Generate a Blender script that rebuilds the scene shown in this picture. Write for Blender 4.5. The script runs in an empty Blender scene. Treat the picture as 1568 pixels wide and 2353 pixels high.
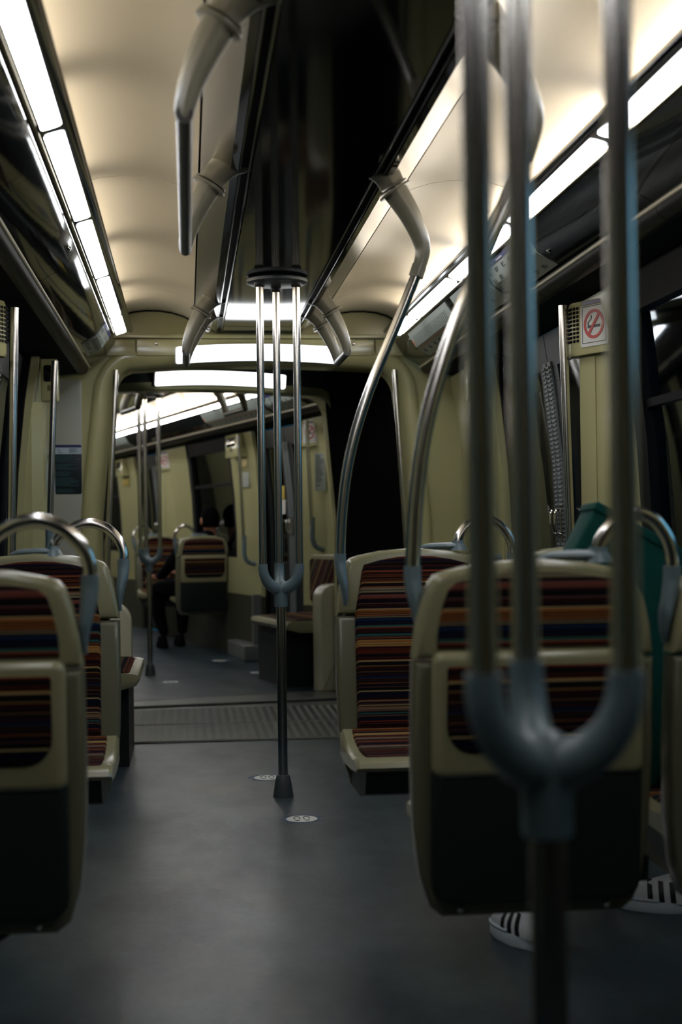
import bpy, bmesh, math, random
from mathutils import Matrix, Vector
random.seed(7)
PI = math.pi
scene = bpy.context.scene
COL = scene.collection

# ------------------------------------------------------------------ materials
def nodes_of(name):
    m = bpy.data.materials.new(name); m.use_nodes = True
    nt = m.node_tree; b = nt.nodes['Principled BSDF']
    return m, nt, b

def mat(name, col, rough=0.5, metal=0.0, spec=0.5, noise=0.0, nscale=8.0, bump=0.0, coat=0.0):
    m, nt, b = nodes_of(name)
    b.inputs['Base Color'].default_value = (*col, 1)
    b.inputs['Roughness'].default_value = rough
    b.inputs['Metallic'].default_value = metal
    b.inputs['Specular IOR Level'].default_value = spec
    if coat: b.inputs['Coat Weight'].default_value = coat; b.inputs['Coat Roughness'].default_value = 0.08
    tc = nt.nodes.new('ShaderNodeTexCoord')
    n = nt.nodes.new('ShaderNodeTexNoise'); n.inputs['Scale'].default_value = nscale; n.inputs['Detail'].default_value = 5
    nt.links.new(tc.outputs['Object'], n.inputs['Vector'])
    if noise:
        mix = nt.nodes.new('ShaderNodeMix'); mix.data_type = 'RGBA'
        mix.inputs['A'].default_value = (*[c * (1 - noise) for c in col], 1)
        mix.inputs['B'].default_value = (*[min(1, c * (1 + noise)) for c in col], 1)
        nt.links.new(n.outputs['Fac'], mix.inputs['Factor']); nt.links.new(mix.outputs['Result'], b.inputs['Base Color'])
    if bump:
        bp = nt.nodes.new('ShaderNodeBump'); bp.inputs['Strength'].default_value = bump; bp.inputs['Distance'].default_value = 0.01
        nt.links.new(n.outputs['Fac'], bp.inputs['Height']); nt.links.new(bp.outputs['Normal'], b.inputs['Normal'])
    return m

def emis(name, col, s):
    m, nt, b = nodes_of(name)
    b.inputs['Base Color'].default_value = (.8, .8, .8, 1)
    b.inputs['Emission Color'].default_value = (*col, 1); b.inputs['Emission Strength'].default_value = s
    return m

def steel(name, col=(.60, .58, .54), rough=.19, along='Z'):
    m, nt, b = nodes_of(name)
    b.inputs['Metallic'].default_value = 1; b.inputs['Base Color'].default_value = (*col, 1)
    b.inputs['Roughness'].default_value = rough
    tc = nt.nodes.new('ShaderNodeTexCoord'); mp = nt.nodes.new('ShaderNodeMapping')
    sc = {'Z': (1, 1, .02), 'Y': (1, .02, 1)}[along]
    mp.inputs['Scale'].default_value = [400 * s for s in sc]
    n = nt.nodes.new('ShaderNodeTexNoise'); n.inputs['Scale'].default_value = 1
    mr = nt.nodes.new('ShaderNodeMapRange'); mr.inputs['To Min'].default_value = rough * .92; mr.inputs['To Max'].default_value = rough * 1.08
    nt.links.new(tc.outputs['Object'], mp.inputs['Vector']); nt.links.new(mp.outputs['Vector'], n.inputs['Vector'])
    nt.links.new(n.outputs['Fac'], mr.inputs['Value']); nt.links.new(mr.outputs['Result'], b.inputs['Roughness'])
    return m

PAL = [(.004,.004,.007),(.020,.006,.005),(.10,.020,.010),(.006,.007,.02),(.22,.040,.015),(.008,.006,.008),(.34,.12,.030),
       (.03,.016,.010),(.44,.27,.09),(.005,.012,.04),(.16,.065,.06),(.010,.008,.008),(.03,.11,.10),(.24,.20,.12),(.03,.008,.008),(.30,.07,.03),(.010,.024,.06),(.40,.30,.14),(.06,.015,.01),(.005,.005,.008)]
def fabric(name, axis):
    """moquette woven in horizontal bands of many widths; the band runs across z minus the seat depth"""
    m, nt, b = nodes_of(name)
    N = nt.nodes.new; L = nt.links.new
    tc = N('ShaderNodeTexCoord'); sx = N('ShaderNodeSeparateXYZ'); L(tc.outputs['Object'], sx.inputs[0])
    ad = N('ShaderNodeMath'); ad.operation = 'ADD'; L(sx.outputs['Z'], ad.inputs[0]); L(sx.outputs[axis], ad.inputs[1])
    def bands(freq, warp, seed):
        w = N('ShaderNodeTexNoise'); w.noise_dimensions = '1D'; w.inputs['Scale'].default_value = freq * .45; w.inputs['Detail'].default_value = 0
        L(ad.outputs[0], w.inputs['W'])
        mu = N('ShaderNodeMath'); mu.operation = 'MULTIPLY_ADD'; L(ad.outputs[0], mu.inputs[0]); mu.inputs[1].default_value = freq; mu.inputs[2].default_value = seed
        a2 = N('ShaderNodeMath'); a2.operation = 'MULTIPLY_ADD'; L(w.outputs['Fac'], a2.inputs[0]); a2.inputs[1].default_value = warp; L(mu.outputs[0], a2.inputs[2])
        fl = N('ShaderNodeMath'); fl.operation = 'FLOOR'; L(a2.outputs[0], fl.inputs[0])
        wn = N('ShaderNodeTexWhiteNoise'); wn.noise_dimensions = '1D'; L(fl.outputs[0], wn.inputs['W'])
        return wn.outputs['Value']
    cr = N('ShaderNodeValToRGB'); cr.color_ramp.interpolation = 'CONSTANT'
    els = cr.color_ramp.elements
    while len(els) < len(PAL): els.new(.5)
    for i, c in enumerate(PAL): els[i].position = i / len(PAL); els[i].color = (*[q * .72 for q in c], 1)
    L(bands(168, 5.0, 3.3), cr.inputs['Fac'])
    thin = bands(500, 3.0, 11.7)
    gt = N('ShaderNodeMath'); gt.operation = 'GREATER_THAN'; L(thin, gt.inputs[0]); gt.inputs[1].default_value = .66
    mx = N('ShaderNodeMix'); mx.data_type = 'RGBA'; mx.inputs['B'].default_value = (.010, .006, .008, 1)
    L(gt.outputs[0], mx.inputs['Factor']); L(cr.outputs['Color'], mx.inputs['A'])
    L(mx.outputs['Result'], b.inputs['Base Color'])
    b.inputs['Roughness'].default_value = .9; b.inputs['Specular IOR Level'].default_value = .05
    n = N('ShaderNodeTexNoise'); n.inputs['Scale'].default_value = 900; L(tc.outputs['Object'], n.inputs['Vector'])
    bp = N('ShaderNodeBump'); bp.inputs['Strength'].default_value = .3; bp.inputs['Distance'].default_value = .001
    L(n.outputs['Fac'], bp.inputs['Height']); L(bp.outputs['Normal'], b.inputs['Normal'])
    return m

def glass(name, tint, rough=.02):
    m, nt, b = nodes_of(name); nt.nodes.remove(b)
    N = nt.nodes.new; L = nt.links.new
    out = nt.nodes['Material Output']
    tr = N('ShaderNodeBsdfTransparent'); tr.inputs['Color'].default_value = (*tint, 1)
    gl = N('ShaderNodeBsdfGlossy'); gl.inputs['Roughness'].default_value = rough; gl.inputs['Color'].default_value = (.9, .95, 1, 1)
    fr = N('ShaderNodeFresnel'); fr.inputs['IOR'].default_value = 1.6
    mx = N('ShaderNodeMixShader'); L(fr.outputs[0], mx.inputs[0]); L(tr.outputs[0], mx.inputs[1]); L(gl.outputs[0], mx.inputs[2])
    L(mx.outputs[0], out.inputs['Surface'])
    return m

def floor_mat():
    m, nt, b = nodes_of('blue_grey_vinyl')
    N = nt.nodes.new; L = nt.links.new
    tc = N('ShaderNodeTexCoord'); mp = N('ShaderNodeMapping'); mp.inputs['Scale'].default_value = (1.0, .55, 1)
    L(tc.outputs['Object'], mp.inputs['Vector'])
    n1 = N('ShaderNodeTexNoise'); n1.inputs['Scale'].default_value = 3.2; n1.inputs['Detail'].default_value = 7; n1.inputs['Roughness'].default_value = .65; L(mp.outputs[0], n1.inputs['Vector'])
    n2 = N('ShaderNodeTexNoise'); n2.inputs['Scale'].default_value = 60; n2.inputs['Detail'].default_value = 4; L(mp.outputs[0], n2.inputs['Vector'])
    cr = N('ShaderNodeValToRGB'); e = cr.color_ramp.elements
    e[0].position = .36; e[0].color = (.004, .013, .020, 1); e[1].position = .64; e[1].color = (.040, .060, .068, 1)
    L(n1.outputs['Fac'], cr.inputs['Fac'])
    mx = N('ShaderNodeMix'); mx.data_type = 'RGBA'; mx.blend_type = 'OVERLAY'; mx.inputs['Factor'].default_value = .45
    L(cr.outputs['Color'], mx.inputs['A']); L(n2.outputs['Fac'], mx.inputs['B'])
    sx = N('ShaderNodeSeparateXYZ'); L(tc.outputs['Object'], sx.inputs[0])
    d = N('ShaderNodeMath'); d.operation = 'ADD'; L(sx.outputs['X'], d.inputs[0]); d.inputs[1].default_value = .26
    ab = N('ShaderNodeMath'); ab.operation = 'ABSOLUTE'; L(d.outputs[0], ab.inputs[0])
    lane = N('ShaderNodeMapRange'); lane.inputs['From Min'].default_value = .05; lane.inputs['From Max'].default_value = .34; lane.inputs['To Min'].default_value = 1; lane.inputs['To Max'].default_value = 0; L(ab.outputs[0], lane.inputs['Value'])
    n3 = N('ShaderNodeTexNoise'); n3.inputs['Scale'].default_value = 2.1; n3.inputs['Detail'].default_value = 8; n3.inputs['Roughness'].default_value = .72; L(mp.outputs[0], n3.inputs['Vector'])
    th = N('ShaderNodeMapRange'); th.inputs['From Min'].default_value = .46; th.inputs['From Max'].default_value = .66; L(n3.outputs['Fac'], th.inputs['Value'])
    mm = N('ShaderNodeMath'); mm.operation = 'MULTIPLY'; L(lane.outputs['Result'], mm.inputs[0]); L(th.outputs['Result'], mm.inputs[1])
    m2 = N('ShaderNodeMix'); m2.data_type = 'RGBA'; m2.inputs['B'].default_value = (.080, .073, .062, 1)  # tan scuffed lane; its lightness also paints in the lamps' floor reflection
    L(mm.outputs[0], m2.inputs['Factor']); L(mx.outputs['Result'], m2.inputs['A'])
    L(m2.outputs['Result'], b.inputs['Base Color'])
    mr = N('ShaderNodeMapRange'); mr.inputs['To Min'].default_value = .44; mr.inputs['To Max'].default_value = .26
    L(n1.outputs['Fac'], mr.inputs['Value']); L(mr.outputs['Result'], b.inputs['Roughness'])
    bp = N('ShaderNodeBump'); bp.inputs['Strength'].default_value = .25; bp.inputs['Distance'].default_value = .002
    L(n2.outputs['Fac'], bp.inputs['Height']); L(bp.outputs['Normal'], b.inputs['Normal'])
    return m

def tread_mat():
    return mat('tread_plate_metal', (.17, .175, .155), .34, metal=.8, noise=.25, nscale=6)

M = {}
M['ceil'] = mat('cream_ceiling_panel', (.62, .555, .43), .34, noise=.04, nscale=1.5)
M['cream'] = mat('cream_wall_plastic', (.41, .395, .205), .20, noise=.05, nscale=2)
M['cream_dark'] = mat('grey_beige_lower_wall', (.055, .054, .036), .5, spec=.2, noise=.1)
M['grey_wall'] = mat('pale_grey_end_panel', (.36, .38, .34), .32, noise=.04)
M['grey_dark'] = mat('dark_grey_lining', (.050, .058, .054), .45, spec=.25, noise=.1)
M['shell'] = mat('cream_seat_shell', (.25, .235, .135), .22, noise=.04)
M['charcoal'] = mat('charcoal_plastic', (.012, .015, .015), .40, spec=.2, noise=.15)
M['black'] = mat('black_rubber', (.004, .004, .005), .6, spec=.08)
M['blackgloss'] = mat('black_gloss_panel', (.006, .006, .007), .07, spec=.5, noise=.3, nscale=3)
M['advert'] = mat('dark_acrylic_panel', (.010, .011, .011), .05, spec=.6, bump=.06, nscale=2.2)
M['rail'] = mat('brushed_dark_rail', (.014, .013, .010), .40, spec=.12, metal=.0, noise=.1)
M['steel'] = steel('brushed_steel_tube')
M['steel_y'] = steel('brushed_steel_length', along='Y', rough=.22)
M['strip'] = steel('stainless_ceiling_strip', (.55, .52, .46), .30, along='Y')
M['chrome'] = mat('chrome', (.75, .73, .68), .12, metal=1)
M['cast'] = mat('grey_beige_casting', (.15, .145, .11), .30, noise=.08, nscale=20)
M['fork'] = mat('blue_grey_casting', (.120, .168, .188), .34, noise=.08, nscale=20)
M['fab'] = fabric('striped_moquette', 'Y'); M['fabx'] = fabric('striped_moquette_bench', 'X')
M['glass'] = glass('window_glass', (.55, .62, .62))
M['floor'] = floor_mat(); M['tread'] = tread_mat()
M['white'] = mat('white_print', (.62, .62, .58), .4)
M['paper'] = mat('map_paper', (.26, .29, .25), .35, noise=.05)
M['paleblue'] = mat('pale_blue_print', (.38, .48, .58), .4)
M['navy'] = mat('navy_print', (.006, .012, .10), .35)
M['inkdark'] = mat('dark_teal_print', (.003, .010, .016), .35)
M['ink'] = mat('grey_ink', (.03, .04, .045), .5)
M['inklight'] = mat('faint_pale_ink', (.02, .09, .11), .5)
M['red'] = mat('red_print', (.42, .012, .008), .4)
M['yellow'] = mat('yellow_print', (.5, .36, .02), .4)
M['orange'] = mat('orange_print', (.5, .12, .03), .4)
M['greenink'] = mat('dark_green_print', (.001, .03, .03), .4)
M['diff'] = emis('lit_diffuser', (.93, .95, 1.0), 11.0)
M['tube'] = emis('lit_tube', (1.0, .91, .78), 15.0)
M['lamp'] = emis('lit_header_lamp', (.95, .98, 1.0), 3.0)
M['spotlit'] = emis('lit_green_lens', (.5, 1.0, .85), 4.0)
M['green'] = mat('green_cloth_case', (.001, .048, .038), .7, spec=.15, noise=.3, nscale=40)
M['shoe'] = mat('white_leather', (.70, .74, .76), .45, noise=.05)
M['sole'] = mat('white_rubber', (.60, .68, .74), .55)
M['shoeblack'] = mat('black_leather', (.006, .006, .010), .5)
M['skin'] = mat('skin', (.42, .17, .10), .5)
M['hair'] = mat('dark_hair', (.003, .0025, .0025), .9, spec=.02, noise=.4, nscale=60)
M['coat'] = mat('black_coat', (.005, .005, .007), .9, spec=.04, noise=.3, nscale=30)
M['bellows'] = M['black']; M['bluesticker'] = M['navy']
M['treadedge'] = mat('worn_plate_edge', (.10, .10, .085), .45, metal=.8)
M['railline'] = mat('pale_rail_edge', (.85, .80, .64), .32, metal=.35)
M['alu'] = mat('dull_aluminium', (.22, .23, .22), .4, metal=.6)
M['soffit'] = mat('blue_black_soffit', (.010, .014, .016), .8, spec=.06)
M['box'] = mat('glossy_cream_box', (.42, .40, .21), .12)
M['shell_low'] = mat('grey_beige_lower_shell', (.125, .122, .078), .24, noise=.05)  # separate darker lower moulding; its tone also paints in shade low on the seats
M['doorblack'] = mat('black_door_paint', (.010, .013, .015), .4, spec=.25)
M['bardark'] = mat('dark_grey_bar', (.030, .033, .033), .30)
M['rock'] = mat('tunnel_wall', (.02, .03, .035), .8, noise=.4, nscale=1.2, bump=.3)

# ------------------------------------------------------------------ mesh building
class MB:
    def __init__(s): s.v = []; s.f = []
    def add(s, vs, fs):
        o = len(s.v); s.v += [tuple(p) for p in vs]; s.f += [[i + o for i in f] for f in fs]; return s
    def box(s, x0, x1, y0, y1, z0, z1):
        return s.add([(x, y, z) for z in (z0, z1) for y in (y0, y1) for x in (x0, x1)],
                     [(0, 2, 3, 1), (4, 5, 7, 6), (0, 1, 5, 4), (2, 6, 7, 3), (0, 4, 6, 2), (1, 3, 7, 5)])
    def rings(s, rs, close=True, cap=True):
        n = len(rs[0]); vs = [p for r in rs for p in r]; fs = []
        for k in range(len(rs) - 1):
            for i in range(n if close else n - 1):
                j = (i + 1) % n
                fs.append((k * n + i, k * n + j, (k + 1) * n + j, (k + 1) * n + i))
        if cap and close:
            fs.append(tuple(range(n - 1, -1, -1))); fs.append(tuple((len(rs) - 1) * n + i for i in range(n)))
        return s.add(vs, fs)
    def prism(s, poly, a, b, axis='y'):
        """extrude a 2-D polygon: axis y -> poly is (x,z); axis z -> (x,y); axis x -> (y,z)"""
        def P(p, t): return {'y': (p[0], t, p[1]), 'z': (p[0], p[1], t), 'x': (t, p[0], p[1])}[axis]
        return s.rings([[P(p, a) for p in poly], [P(p, b) for p in poly]])
    def bevprism(s, poly, a, b, r, axis='y', k=3):
        """prism with rounded rims on both ends"""
        def P(p, t): return {'y': (p[0], t, p[1]), 'z': (p[0], p[1], t), 'x': (t, p[0], p[1])}[axis]
        rs = []; d = 1 if b > a else -1
        for e, dd, seq in ((a, d, range(k, -1, -1)), (b, -d, range(k + 1))):
            for i in seq:
                t = PI / 2 * i / k
                rs.append([P(p, e + dd * r * (1 - math.sin(t))) for p in inset(poly, r * (1 - math.cos(t)))])
        return s.rings(rs)
    def tube(s, path, r, n=14, cap=True, ell=None):
        """round tube through points; r is a number or one radius per point; ell=(a,b) factors per point"""
        P = [Vector(p) for p in path]; m = len(P)
        R = r if isinstance(r, (list, tuple)) else [r] * m
        T = []
        for i in range(m):
            a = P[max(i - 1, 0)]; b = P[min(i + 1, m - 1)]; T.append((b - a).normalized())
        up = Vector((0, 1, 0)) if abs(T[0].y) < .9 else Vector((0, 0, 1))
        nx = (up - T[0] * up.dot(T[0])).normalized(); rs = []
        for i in range(m):
            nx = (nx - T[i] * nx.dot(T[i])).normalized(); ny = T[i].cross(nx)
            ea, eb = ell[i] if ell else (1, 1)
            rs.append([P[i] + nx * (R[i] * ea * math.cos(2 * PI * k / n)) + ny * (R[i] * eb * math.sin(2 * PI * k / n)) for k in range(n)])
        return s.rings(rs, cap=cap)
    def lathe(s, prof, c=(0, 0, 0), n=24):
        return s.rings([[(c[0] + r * math.cos(2 * PI * k / n), c[1] + r * math.sin(2 * PI * k / n), c[2] + z) for k in range(n)] for r, z in prof])
    def ball(s, c, r, n=12, sq=(1, 1, 1)):
        rs = []
        for i in range(1, n):
            t = PI * i / n
            rs.append([(c[0] + sq[0] * r * math.sin(t) * math.cos(2 * PI * k / n), c[1] + sq[1] * r * math.sin(t) * math.sin(2 * PI * k / n), c[2] - sq[2] * r * math.cos(t)) for k in range(n)])
        return s.rings(rs)
    def build(s, name, m, parent=None, smooth=40, xf=None):
        me = bpy.data.meshes.new(name); me.from_pydata(s.v, [], s.f)
        bm = bmesh.new(); bm.from_mesh(me)
        bmesh.ops.remove_doubles(bm, verts=bm.verts, dist=1e-6)
        bmesh.ops.recalc_face_normals(bm, faces=bm.faces); bm.to_mesh(me); bm.free()
        me.materials.append(M[m] if isinstance(m, str) else m)
        if smooth:
            for p in me.polygons: p.use_smooth = True
            me.set_sharp_from_angle(angle=math.radians(smooth))
        o = bpy.data.objects.new(name, me); COL.objects.link(o)
        if parent: o.parent = parent
        if xf is not None: o.matrix_world = xf
        return o

def inset(poly, d):
    """shrink a closed 2-D polygon by d (miter), either winding"""
    if abs(d) < 1e-9: return list(poly)
    n = len(poly); A = sum(poly[i][0] * poly[(i + 1) % n][1] - poly[(i + 1) % n][0] * poly[i][1] for i in range(n))
    sg = 1 if A > 0 else -1; out = []
    for i in range(n):
        p0 = Vector(poly[i - 1]); p1 = Vector(poly[i]); p2 = Vector(poly[(i + 1) % n])
        a = (p1 - p0).normalized(); b = (p2 - p1).normalized()
        na = Vector((-a.y, a.x)) * sg; nb = Vector((-b.y, b.x)) * sg
        h = (na + nb)
        if h.length < 1e-6: h = na
        h.normalize(); c = max(.35, h.dot(na)); out.append(tuple(p1 + h * (d / c)))
    return out

def rrect(x0, x1, y0, y1, r, k=4, rs=None):
    """rounded rectangle; rs = radii (bl, br, tr, tl)"""
    rr = rs or (r, r, r, r); out = []
    for (cx, cy, a0), q in zip(((x0, y0, PI), (x1, y0, 1.5 * PI), (x1, y1, 0), (x0, y1, .5 * PI)), rr):
        q = max(q, 1e-4)
        ox = cx + (q if cx == x0 else -q); oy = cy + (q if cy == y0 else -q)
        for i in range(k + 1):
            t = a0 + PI / 2 * i / k; out.append((ox + q * math.cos(t), oy + q * math.sin(t)))
    return out

def arc(pts, k=6):
    """smooth curve through points (Catmull-Rom)"""
    P = [Vector(p) for p in pts]; P = [P[0] * 2 - P[1]] + P + [P[-1] * 2 - P[-2]]; out = []
    for i in range(1, len(P) - 2):
        for j in range(k):
            t = j / k; a, b, c, d = P[i - 1:i + 3]
            out.append(.5 * ((2 * b) + (c - a) * t + (2 * a - 5 * b + 4 * c - d) * t * t + (3 * b - a - 3 * c + d) * t ** 3))
    out.append(P[-2]); return [tuple(p) for p in out]

def lerps(vals, n):
    out = []
    for i in range(n):
        t = i / (n - 1) * (len(vals) - 1); a = min(int(t), len(vals) - 2); out.append(vals[a] + (vals[a + 1] - vals[a]) * (t - a))
    return out

def thing(name, label, cat, loc=(0, 0, 0), group=None, xf=None):
    o = bpy.data.objects.new(name, None); COL.objects.link(o); o.empty_display_size = .05
    o.matrix_world = (xf or Matrix()) @ Matrix.Translation(loc)
    return tag(o, label, cat, group)
def tag(o, label, cat, group=None):
    o['label'] = label; o['category'] = cat
    if group: o['group'] = group
    return o
def struct(o): o['kind'] = 'structure'; return o
def dup(root, loc, label, group=None, xf=None):
    r = root.copy(); COL.objects.link(r); r.matrix_world = (xf or Matrix()) @ Matrix.Translation(loc); r['label'] = label
    if group: r['group'] = group
    for ch in root.children:
        c = ch.copy(); COL.objects.link(c); c.parent = r
        for g in ch.children:
            d = g.copy(); COL.objects.link(d); d.parent = c
    return r

CAR1 = Matrix()
CAR2 = Matrix.Translation((-.207, 8.77, 0)) @ Matrix.Rotation(math.radians(15), 4, 'Z')
ENDY = 7.2
TRIM = [0]
def trim(mb, m, xf=None, smooth=40):
    TRIM[0] += 1
    return struct(mb.build('trim_%d' % TRIM[0], m, None, smooth, xf))

# ------------------------------------------------------------------ car shell
WALLP = [(1.06, 0), (1.06, 1.0), (1.045, 1.3), (1.015, 1.6), (.985, 1.80)]
def wx(z):
    for (xa, za), (xb, zb) in zip(WALLP, WALLP[1:]):
        if z <= zb: return xa + (xb - xa) * (z - za) / (zb - za)
    return WALLP[-1][0]
def wall_poly(s, z0, z1, off=0.0, th=.06):
    zs = [z0] + [z for _, z in WALLP if z0 < z < z1] + [z1]
    return [(s * (wx(z) + off), z) for z in zs] + [(s * (wx(z) + off + th), z) for z in reversed(zs)]

DOORN = [0]; WINN = [0]
def door(s, y0, y1, xf, detail=True):
    DOORN[0] += 1
    mid = (y0 + y1) / 2
    fr = MB()
    fr.prism(wall_poly(s, 0, 1.80, .03, .08), y0, y0 + .03); fr.prism(wall_poly(s, 0, 1.80, .03, .08), y1 - .03, y1)
    root = struct(fr.build('door_%d' % DOORN[0], 'black', None, 40, xf))
    for a, b, inner in ((y0 + .03, mid - .004, mid), (mid + .004, y1 - .03, mid)):
        lf = MB(); st = .09
        w0, w1 = (a + st, b - .13) if b < mid + .001 else (a + .13, b - st)
        lf.prism(wall_poly(s, .01, .78, .06, .03), a, b); lf.prism(wall_poly(s, 1.66, 1.79, .06, .03), a, b)
        lf.prism(wall_poly(s, .78, 1.66, .06, .03), a, w0); lf.prism(wall_poly(s, .78, 1.66, .06, .03), w1, b)
        leaf = lf.build('door_leaf', 'doorblack', root)
        MB().prism(wall_poly(s, .775, 1.665, .07, .006), w0 - .005, w1 + .005).build('door_glass', 'glass', leaf)
        e0, e1 = (b - .05, b - .008) if b < mid + .001 else (a + .008, a + .05)
        rb = MB(); nr = 90
        for i in range(nr):
            z = .12 + i * (1.55 / nr)
            rb.prism(wall_poly(s, z, z + .009, .045, .015), e0, e1)
        rb.prism(wall_poly(s, .10, 1.68, .053, .010), e0 - .002, e1 + .002)
        rb.build('rubber_edge', 'rubber', leaf, 0)
        if detail:
            h = MB().prism(wall_poly(s, .98, 1.12, .040, .012), (e0 + e1) / 2 - .013, (e0 + e1) / 2 + .013)
            h.tube(arc([(s * (wx(1.0) + .045), (e0 + e1) / 2, 1.0), (s * (wx(1.02) + .02), (e0 + e1) / 2, 1.02), (s * (wx(1.08) + .02), (e0 + e1) / 2, 1.09), (s * (wx(1.1) + .045), (e0 + e1) / 2, 1.105)]), .005, 8)
            h.build('door_handle', 'chrome', leaf)
    return root
M['rubber'] = mat('ribbed_grey_rubber', (.17, .19, .20), .45)

def window(s, y0, y1, xf):
    WINN[0] += 1
    fr = MB(); za, zb = .80, 1.80
    for a, b, c, d in ((y0, y0 + .06, za, zb), (y1 - .10, y1, za, zb)):
        fr.prism(wall_poly(s, c, d, .0, .06), a, b)
    fr.prism(wall_poly(s, za, za + .05, 0, .06), y0, y1); fr.prism(wall_poly(s, zb - .11, zb, 0, .06), y0, y1)
    fr.prism(wall_poly(s, 1.40, 1.425, .01, .04), y0, y1)
    w = struct(fr.build('window_%d' % WINN[0], 'black', None, 40, xf))
    MB().prism(wall_poly(s, za + .03, zb - .03, .03, .006), y0 + .03, y1 - .03).build('window_pane', 'glass', w)
    return w

def side_wall(s, spans, xf):
    w = MB(); lo = MB()
    for kind, y0, y1 in spans:
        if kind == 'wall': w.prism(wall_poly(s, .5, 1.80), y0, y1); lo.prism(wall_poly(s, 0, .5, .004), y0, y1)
        elif kind == 'window':
            w.prism(wall_poly(s, .5, .80), y0, y1); lo.prism(wall_poly(s, 0, .5, .004), y0, y1); window(s, y0, y1, xf)
        elif kind == 'door': door(s, y0, y1, xf)
    side = 'left' if s < 0 else 'right'
    struct(w.build('wall_' + side, 'cream', None, 40, xf))
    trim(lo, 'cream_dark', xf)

ARCH = [(.312, 2.078), (.36, 2.103), (.42, 2.122), (.48, 2.131), (.545, 2.132), (.61, 2.125), (.665, 2.108), (.705, 2.083), (.728, 2.05), (.73, 2.015)]
def ceiling_and_cove(y0, y1, seams, xf, tag2):
    for s in (-1, 1):
        cuts = [y0] + [q for q in seams if y0 < q < y1] + [y1]
        c = MB()
        for a, b in zip(cuts, cuts[1:]):
            ins = [(s * x, z) for x, z in ARCH]; outs = [(s * x, z + .02) for x, z in reversed(ARCH)]
            c.prism(ins + outs, a + .003, b - .003)
        struct(c.build('ceiling', 'ceil', None, 60, xf))
        trim(MB().prism([(s * x, z) for x, z in ((.20, 2.15), (.75, 2.15), (.80, 2.05), (.82, 2.10), (.80, 2.18), (.2, 2.18))], y0, y1), 'black', xf)
        st = MB()
        for a, b in zip(cuts, cuts[1:]):
            st.prism([(s * .224, 2.030), (s * .306, 2.0745), (s * .306, 2.086), (s * .222, 2.040)], a + .001, b - .001)
        trim(st, 'strip', xf)
        # sloping advert panel, rail below it, dark soffit to the wall
        ad = MB(); ys = [y0 + (y1 - y0) * i / max(1, round((y1 - y0) / 1.15)) for i in range(max(1, round((y1 - y0) / 1.15)) + 1)]
        for a, b in zip(ys, ys[1:]):
            ad.prism([(s * .697, 1.976), (s * .745, 1.899), (s * .828, 1.852), (s * .850, 1.868), (s * .765, 1.925), (s * .720, 2.0)], a + .002, b - .002)
        trim(ad, 'advert', xf)
        rl = MB()
        for a, b in zip(ys, ys[1:]):
            rl.prism([(s * x, z) for x, z in ((.829, 1.845), (.832, 1.832), (.839, 1.821), (.851, 1.814), (.866, 1.812), (.88, 1.813), (.88, 1.83), (.86, 1.86))], a + .0015, b - .0015)
        trim(rl, 'rail', xf)
        trim(MB().tube([(s * .827, y0, 1.848), (s * .827, y1, 1.848)], .006, 10), 'railline', xf)
        trim(MB().prism([(s * .880, 1.816), (s * 1.06, 1.798), (s * 1.06, 1.84), (s * .88, 1.84)], y0, y1), 'soffit', xf)
    # central duct
    d = MB(); cuts = [y0] + [q for q in (4.44, 5.6) if y0 < q < y1 and tag2 == 1] + [y1]
    for a, b in zip(cuts, cuts[1:]):
        d.prism([(-.168, 2.02), (.168, 2.02), (.168, 2.10), (-.168, 2.10)], a + .001, b - .001)
    trim(d, 'blackgloss', xf)
    for s in (-1, 1):
        e = MB()
        for a, b in zip(cuts, cuts[1:]):
            e.prism([(s * .206, 2.018), (s * .226, 2.024), (s * .226, 2.06), (s * .206, 2.06)], a + .001, b - .001)
        trim(e, 'blackgloss', xf)
        trim(MB().prism([(s * .168, 2.03), (s * .206, 2.03), (s * .206, 2.06), (s * .168, 2.06)], y0, y1), 'black', xf)
        ch = MB()
        for x in (.175, .200): ch.tube([(s * x, y0, 2.024), (s * x, y1, 2.024)], .0045, 8)
        trim(ch, 'rail2', xf)
M['rail2'] = mat('polished_dark_rail', (.02, .02, .02), .12, metal=0, spec=.6)

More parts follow.
